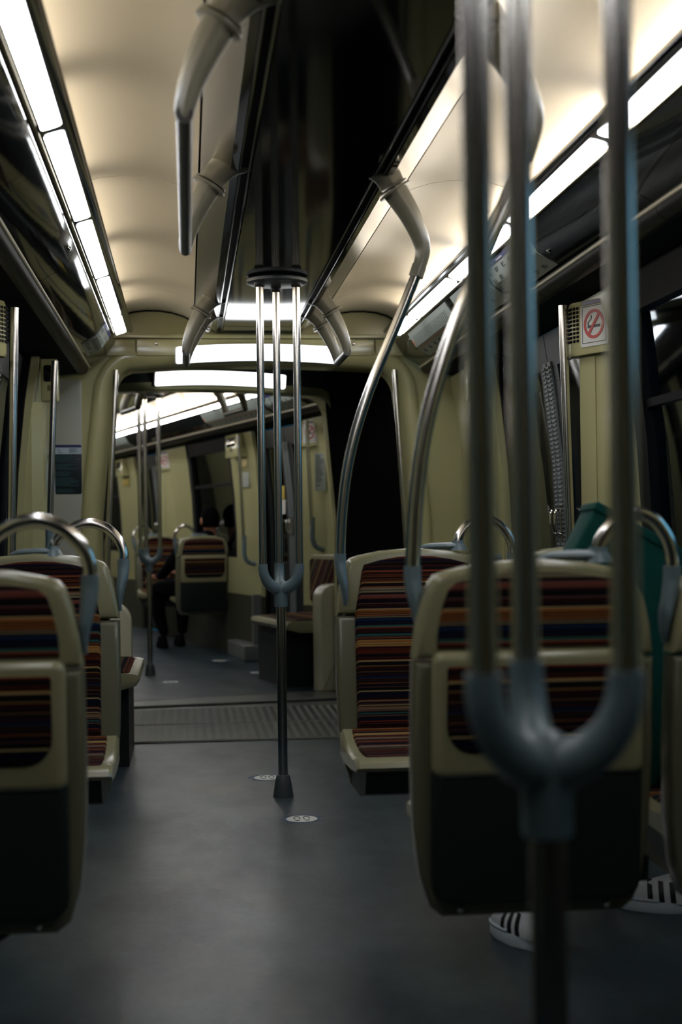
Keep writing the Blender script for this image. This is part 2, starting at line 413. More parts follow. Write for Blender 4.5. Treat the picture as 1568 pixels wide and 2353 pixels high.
def light_strip(s, y0, y1, start, label, group, xf):
    t = thing('ceiling_light_strip', label, 'light', (s * .65, (y0 + y1) / 2, 1.98), group, xf)
    inv = Matrix.Translation((-s * .65, -(y0 + y1) / 2, -1.98))
    def put(mb, name, m, par=None, sm=40):
        for i, p in enumerate(mb.v): mb.v[i] = tuple(inv @ Vector(p))
        return mb.build(name, m, par or t, sm)
    h = MB()
    h.prism([(s * x, z) for x, z in ((.694, 1.974), (.679, 1.968), (.630, 1.984), (.606, 1.978), (.600, 1.990), (.612, 2.010), (.66, 2.024), (.70, 2.006))], y0, y1)
    put(h, 'housing', 'blackgloss')
    g = MB().tube([(s * .692, y0, 1.973), (s * .692, y1, 1.973)], .006, 8); put(g, 'edge_trim', 'goldline')
    g = MB().tube([(s * .603, y0, 1.988), (s * .603, y1, 1.988)], .003, 8); put(g, 'edge_trim', 'rail2')
    y = start
    while y < y1:
        a, b = max(y + .027, y0), min(y + .985 - .027, y1 - .02)
        if b - a > .08:
            # diffuser: rounded plate lying in the sloping face
            o = Vector((s * .6785, 0, 1.9665)); e = Vector((s * .6315, 0, 1.9825)); w = (e - o)
            # round the corners in real size across the short side
            L = w.length; u = w / L; nn = Vector((u.z * -1, 0, u.x))
            if nn.z > 0: nn = -nn
            pl = rrect(0, L, a, b, .014, 4)
            lo = [tuple(o + u * p[0] + nn * .0015 + Vector((0, p[1], 0))) for p in pl]
            hi = [tuple(o + u * p[0] - nn * .004 + Vector((0, p[1], 0))) for p in pl]
            put(MB().rings([hi, lo]), 'diffuser', 'diff')
            put(MB().tube([(s * .675, a + .05, 2.044), (s * .675, b - .05, 2.044)], .009, 10), 'tube_lamp', 'tube')
        y += .985
    return t
M['goldline'] = mat('brushed_brass_tone_trim', (.55, .48, .32), .25, metal=1)

# ------------------------------------------------------------------ portal at the car end
def portal_outline(off=0.0, n=10):
    """right foot, up the jamb, over the arch, down to the left foot; off grows outwards"""
    P = [(.78 + off, z) for z in (0, .4, .8, 1.08)]
    P += [(.755 + off, 1.35), (.725 + off, 1.62)]
    c = (.60, 1.70); r = .115 + off
    for i in range(1, 8):
        t = math.radians(5 + 80 * i / 8); P.append((c[0] + r * math.cos(t), c[1] + (r + .03) * math.sin(t)))
    for x in (.5, .4, .3, .2, .1): P.append((x, 1.862 + off - .02 * (x / .6) ** 2))
    return P + [(0, 1.862 + off)] + [(-x, z) for x, z in reversed(P)]
def outer_outline():
    pts = portal_outline(0); out = []
    n = len(pts)
    for i, (x, z) in enumerate(pts):
        s = 1 if x >= 0 else -1
        k = i if i <= n // 2 else n - 1 - i
        if k < 6: out.append((s * 1.08, z))
        elif k < 10: out.append((s * 1.08, 1.62 + (2.17 - 1.62) * (k - 5) / 4))
        elif k < 13: out.append((s * (1.08 - (1.08 - .52) * (k - 9) / 4), 2.17))
        else: out.append((x, 2.17))
    return out
def ring3(pts, y): return [(x, y, z) for x, z in pts]

def end_wall(yw, d, xf, m_face, name):
    """wall with portal at local y=yw; d=+1 when its face looks to -y"""
    w = MB()
    w.rings([ring3(outer_outline(), yw), ring3(portal_outline(.10), yw)], close=False)
    struct(w.build(name, m_face, None, 40, xf))
    f = MB()
    f.rings([ring3(portal_outline(.10), yw), ring3(portal_outline(.098), yw - d * .012), ring3(portal_outline(.075), yw - d * .022), ring3(portal_outline(.045), yw - d * .018),
             ring3(portal_outline(.018), yw - d * .002), ring3(portal_outline(.004), yw + d * .028), ring3(portal_outline(0), yw + d * .07), ring3(portal_outline(0), yw + d * .20)], close=False)
    trim(f, 'cream', xf, 60)

def header_lamp(yf, d, label, xf, z=1.91):
    """curved lit panel over the portal, face towards -d*y"""
    t = thing('portal_header_lamp', label, 'light', (0, yf, z), 'lit header panels over the gangway portals', xf)
    def outline(ins):
        top = []; bot = []
        for i in range(41):
            x = -.405 * math.cos(PI * i / 40)
            q = 1 - (x / .405) ** 2
            e = min(1, (0.405 - abs(x)) / .010); rr = .008 * (1 - math.sqrt(max(0, 1 - (1 - e) ** 2))) if e < 1 else 0
            top.append((x * (1 - ins), .036 + .014 * q - rr - ins * .15)); bot.append((x * (1 - ins), -.048 + .016 * q + rr + ins * .15))
        return bot + top[::-1]
    def tilt(p, y): return (p[0], d * (y - .25 * (p[1] + .05)) * 1.0, p[1])
    MB().rings([[tilt(p, .05) for p in outline(0)], [tilt(p, .0) for p in outline(0)]]).build('lamp_tray', 'grey_wall', t)
    MB().rings([[tilt(p, .0) for p in outline(.015)], [tilt(p, -.012) for p in outline(.02)]]).build('lit_panel', 'lamp', t)
    return t

# ------------------------------------------------------------------ build both cars' shells
C1Y0, C1Y1 = -2.6, 7.2
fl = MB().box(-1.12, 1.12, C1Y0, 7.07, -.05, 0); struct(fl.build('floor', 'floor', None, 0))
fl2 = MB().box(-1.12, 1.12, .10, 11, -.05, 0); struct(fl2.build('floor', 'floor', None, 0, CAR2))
trim(MB().prism([(-1.1, 7.0), (1.1, 7.0), (1.1, 9.3), (-1.4, 8.9)], -.08, -.03, 'z'), 'black')
pa = MB().prism([(-.80, 7.07), (.80, 7.07), (.80, 7.68), (-.80, 7.68)], -.02, .006, 'z')
pb = MB().prism([(-.80, 7.69), (.80, 7.69), (.82, 8.60), (-.82, 8.37)], -.02, .004, 'z')
pc = MB().prism([(-.82, 8.44), (.82, 8.68), (.80, 9.10), (-.9, 8.68)], -.02, .010, 'z')
def lozenges(mb, y0, y1, z, x0=-.78, x1=.78):
    i = 0; y = y0 + .012
    while y < y1 - .008:
        x = x0 + (.011 if i % 2 else 0); j = 0
        while x < x1:
            a = PI / 4 if (i + j) % 2 else -PI / 4; c, q = math.cos(a), math.sin(a); L, W = .0095, .0032
            b = [(x + c * l - q * w, y + q * l + c * w) for l, w in ((-L, 0), (-L * .5, -W), (L * .5, -W), (L, 0), (L * .5, W), (-L * .5, W))]
            t = [(x + c * l - q * w, y + q * l + c * w) for l, w in ((-L * .6, 0), (-L * .3, -W * .45), (L * .3, -W * .45), (L * .6, 0), (L * .3, W * .45), (-L * .3, W * .45))]
            o = len(mb.v); mb.v += [(p[0], p[1], z) for p in b] + [(p[0], p[1], z + .0022) for p in t]
            mb.f += [[o + k, o + (k + 1) % 6, o + 6 + (k + 1) % 6, o + 6 + k] for k in range(6)] + [[o + 6 + k for k in range(6)]]
            x += .022; j += 1
        y += .019; i += 1
lozenges(pa, 7.07, 7.68, .006); lozenges(pb, 7.69, 8.36, .004)
for mb in (pa, pb, pc): trim(mb, 'tread', None, 0)
for (xa, ya, xb, yb, z) in ((-.8, 7.075, .8, 7.075, .008), (-.8, 7.685, .8, 7.685, .007), (-.82, 8.445, .82, 8.685, .011), (-.9, 8.675, .80, 9.095, .010)):
    trim(MB().tube([(xa, ya, z - .002), (xb, yb, z - .002)], .005, 8), 'treadedge')

spans1 = [('wall', -2.6, .35), ('door', .35, 1.7), ('wall', 1.7, 2.35), ('window', 2.35, 4.36), ('wall', 4.36, 4.75), ('door', 4.75, 6.3), ('wall', 6.3, 7.2)]
spans2 = [('wall', -.02, 1.1), ('door', 1.1, 2.3), ('wall', 2.3, 2.95), ('window', 2.95, 4.3), ('wall', 4.3, 5.2), ('door', 5.2, 6.4), ('wall', 6.4, 7.3), ('window', 7.3, 8.9), ('wall', 8.9, 11)]
for s in (-1, 1):
    side_wall(s, spans1, CAR1); side_wall(s, spans2, CAR2)
ceiling_and_cove(C1Y0, 7.17, [-.6, 1.2, 2.3, 4.44, 6.55], CAR1, 1)
ceiling_and_cove(.02, 11, [1.0, 3.2, 5.4, 7.6], CAR2, 2)
end_wall(7.2, 1, CAR1, 'cream', 'wall_front')
end_wall(0.0, -1, CAR2, 'cream', 'wall_back')
# flat panel on the left end wall; its grey paints in bluish window light
for s in (-1,):
    trim(MB().bevprism(rrect(-1.058, -.868, .5, 1.79, .012), 7.192, 7.205, .004), 'grey_wall')
# rear of the second car's portal, seen through the gangway
bk = MB(); bk.rings([ring3(portal_outline(.30), -.215), ring3(portal_outline(.0), -.215)], close=False)
trim(bk, 'grey_dark', CAR2)
hp = MB().rings([ring3(portal_outline(.0), -.215), ring3(portal_outline(.012), -.225), ring3(portal_outline(.05), -.225)], close=False); trim(hp, 'cream', CAR2, 60)
struct(MB().box(-1.12, 1.12, C1Y0 - .05, C1Y0, 0, 2.2).build('wall_back', 'cream_dark', None, 0))
struct(MB().box(-1.12, 1.12, 11, 11.05, 0, 2.2).build('wall_front', 'cream_dark', None, 0, CAR2))
# bellows: ribbed dark tunnel turning 15 degrees
bl = MB(); NR = 40; rs = []
for i in range(NR + 1):
    t = i / NR; y = 7.40 + 1.17 * t; ang = math.radians(15) * t
    px = -.207 * max(0, (t - .25) / .75) ** 1.5
    off = .012 + (.05 if i % 2 else 0)
    rs.append([(px + x * math.cos(ang), y + x * math.sin(ang), z + .16 * min(1, max(0, (z - 1.5) / .3)) * min(1, i / 3)) for x, z in portal_outline(off)])
bl.rings(rs, close=False); trim(bl, 'bellows', None, 0)
# lintel panel with seams over the portal
for a, b in ((-.595, .595), (-1.0, -.60), (.60, 1.0)):
    trim(MB().bevprism([(a, 1.905), (b, 1.905), (b, 1.988), (a, 1.988)], 7.172, 7.2, .004), 'cream')
trim(MB().bevprism([(-1.0, 1.992), (1.0, 1.992), (1.0, 2.012), (-1.0, 2.012)], 7.165, 7.2, .003), 'cream')
for s in (-1, 1):
    trim(MB().tube([(s * x, 7.172, z - .002) for x, z in ARCH[:-2]], .006, 8), 'black')
M_scr = []
for x in (-.497, .489):
    sc = MB().lathe([(.004, 0), (.009, .001), (.009, .004), (.006, .006), (.002, .0065)], n=16)
    o = sc.build('wall_screw', 'chrome', None, 40); o.matrix_world = Matrix.Translation((x, 7.172, 1.965)) @ Matrix.Rotation(PI / 2, 4, 'X')
    tag(o, 'round chrome screw on the cream lintel ' + ('left of the portal lamp' if x < 0 else 'right of the portal lamp'), 'screw')

LG = 'light strips along the ceiling edges'
for s, lb in ((-1, 'long lit strip of white panels above the left side of the near car'), (1, 'long lit strip of white panels above the right side of the near car')):
    light_strip(s, .40, 6.88, .42, lb, LG, CAR1)
for s, lb in ((-1, 'lit strip along the left ceiling edge of the far car'), (1, 'yellowish lit strip along the right ceiling edge of the far car, seen through the portal')):
    light_strip(s, .30, 10.8, .32, lb, LG, CAR2)
header_lamp(7.165, 1, 'wide curved bright panel over the near portal', CAR1)
header_lamp(-.235, 1, 'second bright curved panel behind and below the nearer one', CAR2, 1.925)

sp = thing('round_ceiling_lamp', 'small round greenish lamp on the far car ceiling under the second lit panel', 'light', (.325, 1.62, 2.075), None, CAR2)
MB().lathe([(.045, .012), (.055, .0), (.050, -.008), (.04, -.009)], n=24).build('lamp_ring', 'charcoal', sp)
MB().lathe([(.040, -.006), (.036, -.013), (.012, -.015)], n=24).build('lit_lens', 'spotlit', sp)
# ------------------------------------------------------------------ triple grab poles
def triple_pole(loc, label, xf, group):
    t = thing('triple_grab_pole', label, 'grab pole', loc, group, xf)
    MB().lathe([(.040, 0), (.0385, .01), (.033, .05), (.027, .078), (.0235, .084), (.0185, .085)]).build('foot_collar', 'footgrey', t)
    MB().lathe([(.0185, .06), (.0185, .76)]).build('lower_pole', 'steel', t)
    tops = [(-.071, -.04), (.071, -.04), (0, .082)]
    f = MB().lathe([(.0245, .738), (.0255, .742), (.0255, .775), (.029, .80), (.030, .815), (.022, .835), (.01, .842)])
    for tx, ty in tops:
        pth = [(tx * math.sin(a), ty * math.sin(a), .895 - .088 * math.cos(a)) for a in [math.radians(x) for x in (0, 15, 30, 45, 58, 70, 80, 88)]] + [(tx, ty, .905)]
        f.tube(pth, [.026, .0255, .0235, .0215, .020, .0195, .019, .0185, .0183], 16)
    f.build('fork', 'fork', t)
    for tx, ty in tops:
        MB().tube([(tx, ty, .885), (tx, ty, 2.0)], .0148, 18).build('upper_pole', 'steel', t)
    dk = MB().lathe([(.03, 1.993), (.110, 1.995), (.1195, 2.000), (.1195, 2.012), (.108, 2.0195)], n=40)
    dk.build('ceiling_disc', 'discgrey', t)
    for tx, ty in tops:
        MB().lathe([(.0165, 1.977), (.0205, 1.982), (.0205, 1.996)], (tx, ty, 0), 16).build('socket', 'charcoal', t)
    return t
M['footgrey'] = mat('grey_rubber_foot', (.045, .055, .058), .5, noise=.2, nscale=40)
M['discgrey'] = mat('dark_grey_disc', (.055, .065, .072), .35)
TG = 'three-branched grab poles on the car centre line'
tp = triple_pole((0, 1.41, 0), 'large blurred steel grab pole with three prongs in the foreground', CAR1, TG)
dup(tp, (.005, 5.591, 0), 'sharp three-pronged grab pole standing mid aisle before the tread plates', TG, CAR1)
dup(tp, (0, 1.63, 0), 'small three-pronged grab pole in the far car beyond the gangway', TG, CAR2)
dup(tp, (0, 6.0, 0), 'farthest three-pronged grab pole deep in the far car', TG, CAR2)

# ------------------------------------------------------------------ ceiling grab rails and curved poles
def arm_mesh(s, y, bottom):
    """horn out of the duct, flange, tapering arm down to the given points"""
    mb = MB()
    p = arc([(s * .170, y, 2.068), (s * .225, y, 2.050), (s * .262, y, 2.018), (s * .284, y, 1.985)], 5)
    mb.tube(p, lerps([.042, .040, .036, .033], len(p)), 18, ell=[(.8, 1)] * len(p))
    d = Vector((s * .5, 0, -.86)).normalized()
    c = Vector((s * .286, y, 1.982))
    mb.tube([tuple(c - d * .004), tuple(c - d * .003), tuple(c + d * .003), tuple(c + d * .004)], [.040, .049, .049, .040], 20)
    mb.tube([tuple(c - d * .013), tuple(c - d * .012), tuple(c - d * .009), tuple(c - d * .008)], [.030, .046, .046, .030], 20)
    q = arc([(s * .286, y, 1.982)] + bottom, 6)
    return mb, q
def grab_rail(s, ya, yb, label, xf=None):
    t = thing('ceiling_grab_rail', label, 'grab rail', (s * .36, (ya + yb) / 2, 1.80), 'short grab rails hung from the central ceiling duct', xf)
    T = Matrix.Translation((-s * .36, -(ya + yb) / 2, -1.80))
    for y in (ya, yb):
        mb, q = arm_mesh(s, y, [(s * .316, y, 1.925), (s * .338, y, 1.872), (s * .350, y, 1.825), (s * .351, y, 1.803)])
        mb.tube(q, lerps([.0345, .030, .025, .020, .0165], len(q)), 18, ell=[(.85, 1)] * len(q))
        mb.v = [tuple(T @ Vector(p)) for p in mb.v]; mb.build('arm', 'cast', t)
    b = MB().tube([(s * .351, ya - .014, 1.81), (s * .351, yb + .014, 1.81)], .0165, 16)
    b.v = [tuple(T @ Vector(p)) for p in b.v]; b.build('rail_bar', 'bardark', t)
    return t
grab_rail(-1, 2.66, 3.93, 'long grey grab rail hanging by two arms left of the dark duct')
grab_rail(-1, 6.25, 6.66, 'short grey grab loop left of the duct over the portal lamp')
grab_rail(1, 6.25, 6.66, 'short grey grab loop right of the duct over the portal lamp')

grab_rail(-1, .42, .85, 'far car grab loop left of the second lit panel', CAR2)
grab_rail(1, .42, .85, 'far car grab loop under the right part of the second lit panel', CAR2)
def paddle(mb, x, y, z0, dx, s=1):
    """grey foot that flattens from a round cup onto the side of a seat"""
    pth = arc([(x, y, z0 + .004), (x, y, z0 - .02), (x + dx * .25, y, z0 - .05), (x + dx * .8, y, z0 - .085), (x + dx, y, z0 - .115), (x + dx * .95, y, z0 - .14)], 4)
    n = len(pth)
    e1 = lerps([1.05, 1.05, 1.5, 1.9, 1.4, .5], n); e2 = lerps([1.05, 1.05, .95, .75, .5, .35], n)
    mb.tube(pth, .0155, 16, ell=list(zip(e1, e2)))
    return mb
def curved_pole(y, label):
    t = thing('curved_grab_pole', label, 'grab pole', (.07, y, .85), 'curved grab poles from seat corner to ceiling duct')
    T = Matrix.Translation((-.07, -y, -.85))
    def put(mb, n, m): mb.v = [tuple(T @ Vector(p)) for p in mb.v]; return mb.build(n, m, t)
    mb = MB()
    p = arc([(.165, y, 2.066), (.205, y, 2.038), (.228, y, 2.0)], 5); mb.tube(p, lerps([.042, .040, .036], len(p)), 18, ell=[(.8, 1)] * len(p))
    d = Vector((.55, 0, -.83)).normalized(); c = Vector((.234, y, 1.985))
    mb.tube([tuple(c - d * .004), tuple(c - d * .003), tuple(c + d * .003), tuple(c + d * .004)], [.040, .049, .049, .040], 20)
    mb.tube([tuple(c - d * .013), tuple(c - d * .012), tuple(c - d * .009), tuple(c - d * .008)], [.030, .046, .046, .030], 20)
    q = arc([(.234, y, 1.985), (.272, y, 1.925), (.300, y, 1.865), (.310, y, 1.825), (.307, y, 1.795), (.298, y, 1.768)], 6)
    mb.tube(q, lerps([.036, .031, .026, .022, .0195, .0185], len(q)), 18)
    mb.tube([(.3005, y, 1.776), (.290, y, 1.745)], .0205, 18)
    put(mb, 'ceiling_arm', 'cast')
    w = arc([(.293, y, 1.755), (.250, y, 1.650), (.207, y, 1.550), (.168, y, 1.460), (.135, y, 1.372), (.108, y, 1.285), (.088, y, 1.195), (.075, y, 1.095), (.069, y, 1.01), (.067, y, .955)], 6)
    put(MB().tube(w, .0148, 18), 'pole', 'steel')
    put(paddle(MB(), .067, y, .968, .012), 'seat_foot', 'fork')
    return t
curved_pole(2.68, 'curved steel pole rising from the near right seat, behind the foreground pole')
curved_pole(3.97, 'curved steel pole rising from the second right seat to the duct')

# ------------------------------------------------------------------ seats
OUT = [(-.172, .315), (-.196, .335), (-.213, .39), (-.224, .48), (-.228, .62), (-.226, .80), (-.2195, .86), (-.2075, .91), (-.194, .945), (-.183, .957), (-.16, .965), (-.10, .977), (-.05, .983), (0, .985)]
OUT = OUT + [(-x, z) for x, z in reversed(OUT[:-1])]
def clip_out(z0, z1):
    """part of the seat outline between two heights"""
    def X(z):
        L = OUT[:14]
        for (xa, za), (xb, zb) in zip(L, L[1:]):
            if za <= z <= zb: return xa + (xb - xa) * (z - za) / (zb - za + 1e-9)
        return L[0][0]
    left = [(X(z0), z0)] + [p for p in OUT[:14] if z0 + .002 < p[1] < z1 - .002]
    if z1 >= .985: left = left + [(0, .985)]; return left + [(-x, z) for x, z in reversed(left[:-1])]
    left += [(X(z1), z1)]; return left + [(-x, z) for x, z in reversed(left)]
def lean(z): return .10 * (z - .45)
def seat(loc, fy, label, group, hoop, xf=None, wall=1, beam=.3, cushion=True):
    """fy=+1: the sitter faces -y; fy=-1: the sitter faces +y so the rear shows. hoop=(foot x, leg x) or None"""
    t = thing('passenger_seat', label, 'seat', (loc[0], loc[1], .33), group, xf)
    def put(mb, n, m, par=None, sm=40):
        mb.v = [(p[0], fy * (p[1] + lean(p[2])), p[2] - .33) for p in mb.v]
        return mb.build(n, m, par or t, sm)
    def slab(poly, a, b, r):  # densify so that the lean shows
        return MB().bevprism(poly, a, b, r)
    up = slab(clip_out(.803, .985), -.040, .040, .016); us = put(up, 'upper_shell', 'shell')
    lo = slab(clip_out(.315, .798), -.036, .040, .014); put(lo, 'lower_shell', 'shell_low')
    # front fabric
    fr = []
    for z in (.49, .52, .6, .7, .8, .88, .92): fr.append((-.228 + .052 - (0 if z < .8 else -.18 * (z - .8)), z))
    fr += [(-.148, .940), (-.10, .953), (-.05, .961), (0, .963)]
    fr = fr + [(-x, z) for x, z in reversed(fr[:-1])]
    put(MB().bevprism(fr, -.050, -.02, .010), 'back_cushion', 'fab')
    # rear fabric above, raised panel below
    rf = [(-.186, .822), (-.184, .86), (-.176, .90), (-.166, .930), (-.150, .944), (-.10, .955), (-.05, .961), (0, .963)]; rf = rf + [(-x, z) for x, z in reversed(rf[:-1])]
    put(MB().bevprism(rf, .030, .047, .004), 'rear_upper_fabric', 'fab', us)
    cr = rrect(-.198, .198, .585, .818, .03, 5, (.02, .02, .022, .022))
    rr_ = put(MB().bevprism(cr, .020, .082, .016), 'rear_rim', 'shell')
    put(MB().bevprism(rrect(-.174, .174, .632, .792, .05, 6, (.05, .05, .006, .006)), .05, .087, .004), 'rear_lower_fabric', 'fab', rr_)
    pan = rrect(-.197, .197, .345, .600, .03, 5, (.04, .04, .01, .01))  # dark plastic panel, widened over the rim sides to paint in their shade
    pb_ = put(MB().bevprism(pan, .020, .080, .016), 'rear_lower_panel', 'rearpanel', rr_)
    for x in (-.14, .14): put(MB().ball((x, .046, .333), .008, 8), 'bolt', 'chrome')
    if cushion:
        cw = .216 if fy > 0 else .166
        prof = [(-.02, .415), (-.02, .492), (-.10, .468), (-.22, .455), (-.32, .458), (-.385, .463), (-.408, .453), (-.413, .441), (-.402, .430), (-.30, .416), (-.15, .405)]
        pan_ = MB().rings([[(x, y if sc_ == 1 else y * .985, .43 + (z - .43) * sc_) for y, z in prof] for x, sc_ in ((-cw - .008, .75), (-cw, 1), (cw, 1), (cw + .008, .75))])
        c_ = put(pan_, 'seat_pan', 'shell')
        top = [(-.045, .489), (-.10, .475), (-.22, .463), (-.32, .466), (-.372, .469), (-.378, .455), (-.22, .45), (-.05, .47)]
        put(MB().rings([[(x, y, z - dz) for y, z in top] for x, dz in ((.019 - cw, .012), (.026 - cw, 0), (cw - .026, 0), (cw - .019, .012))]), 'cushion', 'fab', c_)
        ba = MB().rings([[(x, y, z) for y, z in ((-.04, .42), (-.385, .428), (-.345, .365), (-.24, .342), (-.04, .335))] for x in (.02 - cw, .04 - cw, cw - .04, cw - .02)])
        if beam: ba.box(-.15 if wall > 0 else -beam, beam if wall > 0 else .15, -.16, -.06, .345, .395)
        put(ba, 'under_frame', 'charcoal')
    if abs(loc[0]) > .5 and xf is None:
        put(MB().bevprism([(-wall * .12, .35), (wall * .255, .35), (wall * .255, .17), (wall * .12, .19), (wall * .02, .235), (-wall * .08, .30)], -.26, -.01, .01), 'wall_bracket', 'charcoal')
    if hoop:
        a, b = hoop; sg = 1 if b > a else -1
        h = t
        y = -.008
        pts = [(a, y, .985), (a + sg * .004, y, 1.012), (a + .16 * (b - a), y, 1.042), (a + .36 * (b - a), y, 1.062), (a + .56 * (b - a), y, 1.066), (a + .77 * (b - a), y, 1.050), (a + .93 * (b - a), y, 1.018), (b, y, .985), (b, y, .955)]
        hb = put(MB().tube(arc(pts, 5), .0135, 16), 'hoop_handle', 'steel')
        put(paddle(MB(), b, y, .962, -sg * .012), 'hoop_foot', 'fork', hb)
        ft = MB().tube(arc([(a, y, 1.004), (a, y, .995), (a, y, .985), (a, y, .976)], 3), lerps([.0165, .018, .024, .03], 10), 14)
        ft.tube(arc([(a - sg * .115, y, .981), (a - sg * .09, y, .987), (a - sg * .04, y, .989), (a + sg * .012, y, .988)], 4), lerps([.006, .011, .0125, .013], 13), 12, ell=[(1.5, .8)] * 13)
        put(ft, 'hoop_flange', 'fork', hb)
    return t
M['rearpanel'] = mat('dark_green_grey_plastic', (.013, .018, .016), .42, spec=.2, noise=.1)
SG = 'striped passenger seats'
seat((.284, 2.68, 0), -1, 'near right aisle seat showing its striped back, behind the blurred pole fork', SG, (.128, .272), wall=1, beam=.255)
seat((.774, 2.68, 0), -1, 'seat cut by the right frame edge, beside the green case', SG, None, wall=1, beam=.3)
seat((.284, 3.99, 0), 1, 'second right seat facing the camera, full striped back and cushion in view', SG, (.128, .285), wall=1, beam=.255)
seat((.774, 3.99, 0), 1, 'right window seat facing the camera, mostly hidden behind the near seat', SG, None, wall=1, beam=.3)
seat((-.77, 2.68, 0), -1, 'near left seat showing its striped back, cut by the left frame edge', SG, (.045, .238), wall=-1, beam=.3)
seat((-.77, 3.99, 0), 1, 'second left seat facing the camera with a steel hoop handle', SG, (.045, .238), wall=-1, beam=.3)
seat((.85, 3.30, 0), -1, 'far car seat seen from behind with the dark haired person on it', SG, (-.07, -.238), CAR2, 1, .25)
seat((.84, 4.70, 0), 1, 'far car seat facing the camera behind the small grab pole', SG, (-.07, -.238), CAR2, 1, .25)
seat((.85, 8.2, 0), 1, 'small striped seat at the far left edge of the portal view', SG, None, CAR2, 1, .25)

def bench(s, y0, y1, label, xf, z=.43):
    """side-facing fold-down seat against a wall; s is the wall side"""
    t = thing('side_bench_seat', label, 'seat', (s * .9, (y0 + y1) / 2, 0), 'side-facing bench seats beside the gangway', xf)
    ym = (y0 + y1) / 2
    def put(mb, n, m): mb.v = [(p[0] - s * .9, p[1] - ym, p[2]) for p in mb.v]; return mb.build(n, m, t)
    prof = [(1.05, z - .05), (1.05, z + .006), (.75, z), (.60, z - .002), (.573, z - .012), (.565, z - .032), (.58, z - .055), (.66, z - .075), (.9, z - .08)]
    put(MB().rings([[(s * x, y, z + (zz - z) * k) for x, zz in prof] for y, k in ((y0, .7), (y0 + .012, 1), (y1 - .012, 1), (y1, .7))]), 'seat_pan', 'shell')
    cu = [(1.03, z + .018), (.75, z + .010), (.625, z + .006), (.605, z - .004), (.75, z - .01), (1.03, z - .01)]
    put(MB().rings([[(s * x, y, zz - k) for x, zz in cu] for y, k in ((y0 + .035, .01), (y0 + .045, 0), (y1 - .045, 0), (y1 - .035, .01))]), 'cushion', 'fabx')
    put(MB().box(*sorted((s * .62, s * 1.05)), y0 + .2, y1, 0.0, z - .055), 'base_box', 'charcoal')
    put(MB().bevprism(rrect(y0 + (.34 if s < 0 else .02), y1 - .02, z + .06, z + .42, .05), s * .99, s * 1.06, .012, 'x'), 'back_shell', 'shell')
    put(MB().bevprism(rrect(y0 + (.38 if s < 0 else .06), y1 - .06, z + .09, z + .385, .03), s * .978, s * 1.0, .006, 'x'), 'back_cushion', 'fab')
    return t
bench(-1, 6.2, 7.0, 'small striped side seat beside the left of the near portal', CAR1)
bench(1, .26, 1.03, 'pinkish side seat behind the cream partition in the far car', CAR2, .44)
def partition(s, x0, y0, y1, label, xf, top=.69):
    p = rrect(x0, 1.055, 0.0, top, .09, 7, (.005, .005, .01, .09))
    if s < 0: p = [(-x, z) for x, z in p]
    mb = MB().bevprism(p, y0, y1, .012)
    o = mb.build('draught_partition', 'partition', None, 40, xf); tag(o, label, 'partition', 'low cream partitions at the gangway'); return o
M['partition'] = mat('pale_cream_partition', (.42, .41, .29), .26, noise=.04)
partition(-1, .63, 7.03, 7.13, 'low cream partition with rounded top behind the left side seat', CAR1)
partition(1, .725, .06, .22, 'low pale partition with rounded top right of the far pink seat', CAR2, .68)

# ------------------------------------------------------------------ pillars with boxes
PH = math.radians(64)
def pillar(s, yw, xf):
    """diagonal cream pillar on the camera side of a door, with side strip"""
    o, u = Vector((s * .905, yw - .03)), Vector((s * math.cos(PH), -math.sin(PH))); n = Vector((s * math.sin(PH), math.cos(PH)))
    a = o + u * .055 + n * .030; b = o + u * .335 + n * .030
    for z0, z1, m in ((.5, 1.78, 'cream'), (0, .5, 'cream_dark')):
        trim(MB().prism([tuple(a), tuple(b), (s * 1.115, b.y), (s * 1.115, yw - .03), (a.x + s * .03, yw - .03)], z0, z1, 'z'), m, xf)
    q = MB().prism([(.075, -.004), (.135, -.004), (.135, .01), (.075, .01)], .95, 1.60, 'z')
    F = Matrix.Identity(4)
    for i in range(2): F[i][0] = u[i]; F[i][1] = n[i]; F[i][3] = (o + n * .030)[i]
    trim(q, 'cream', xf @ F)
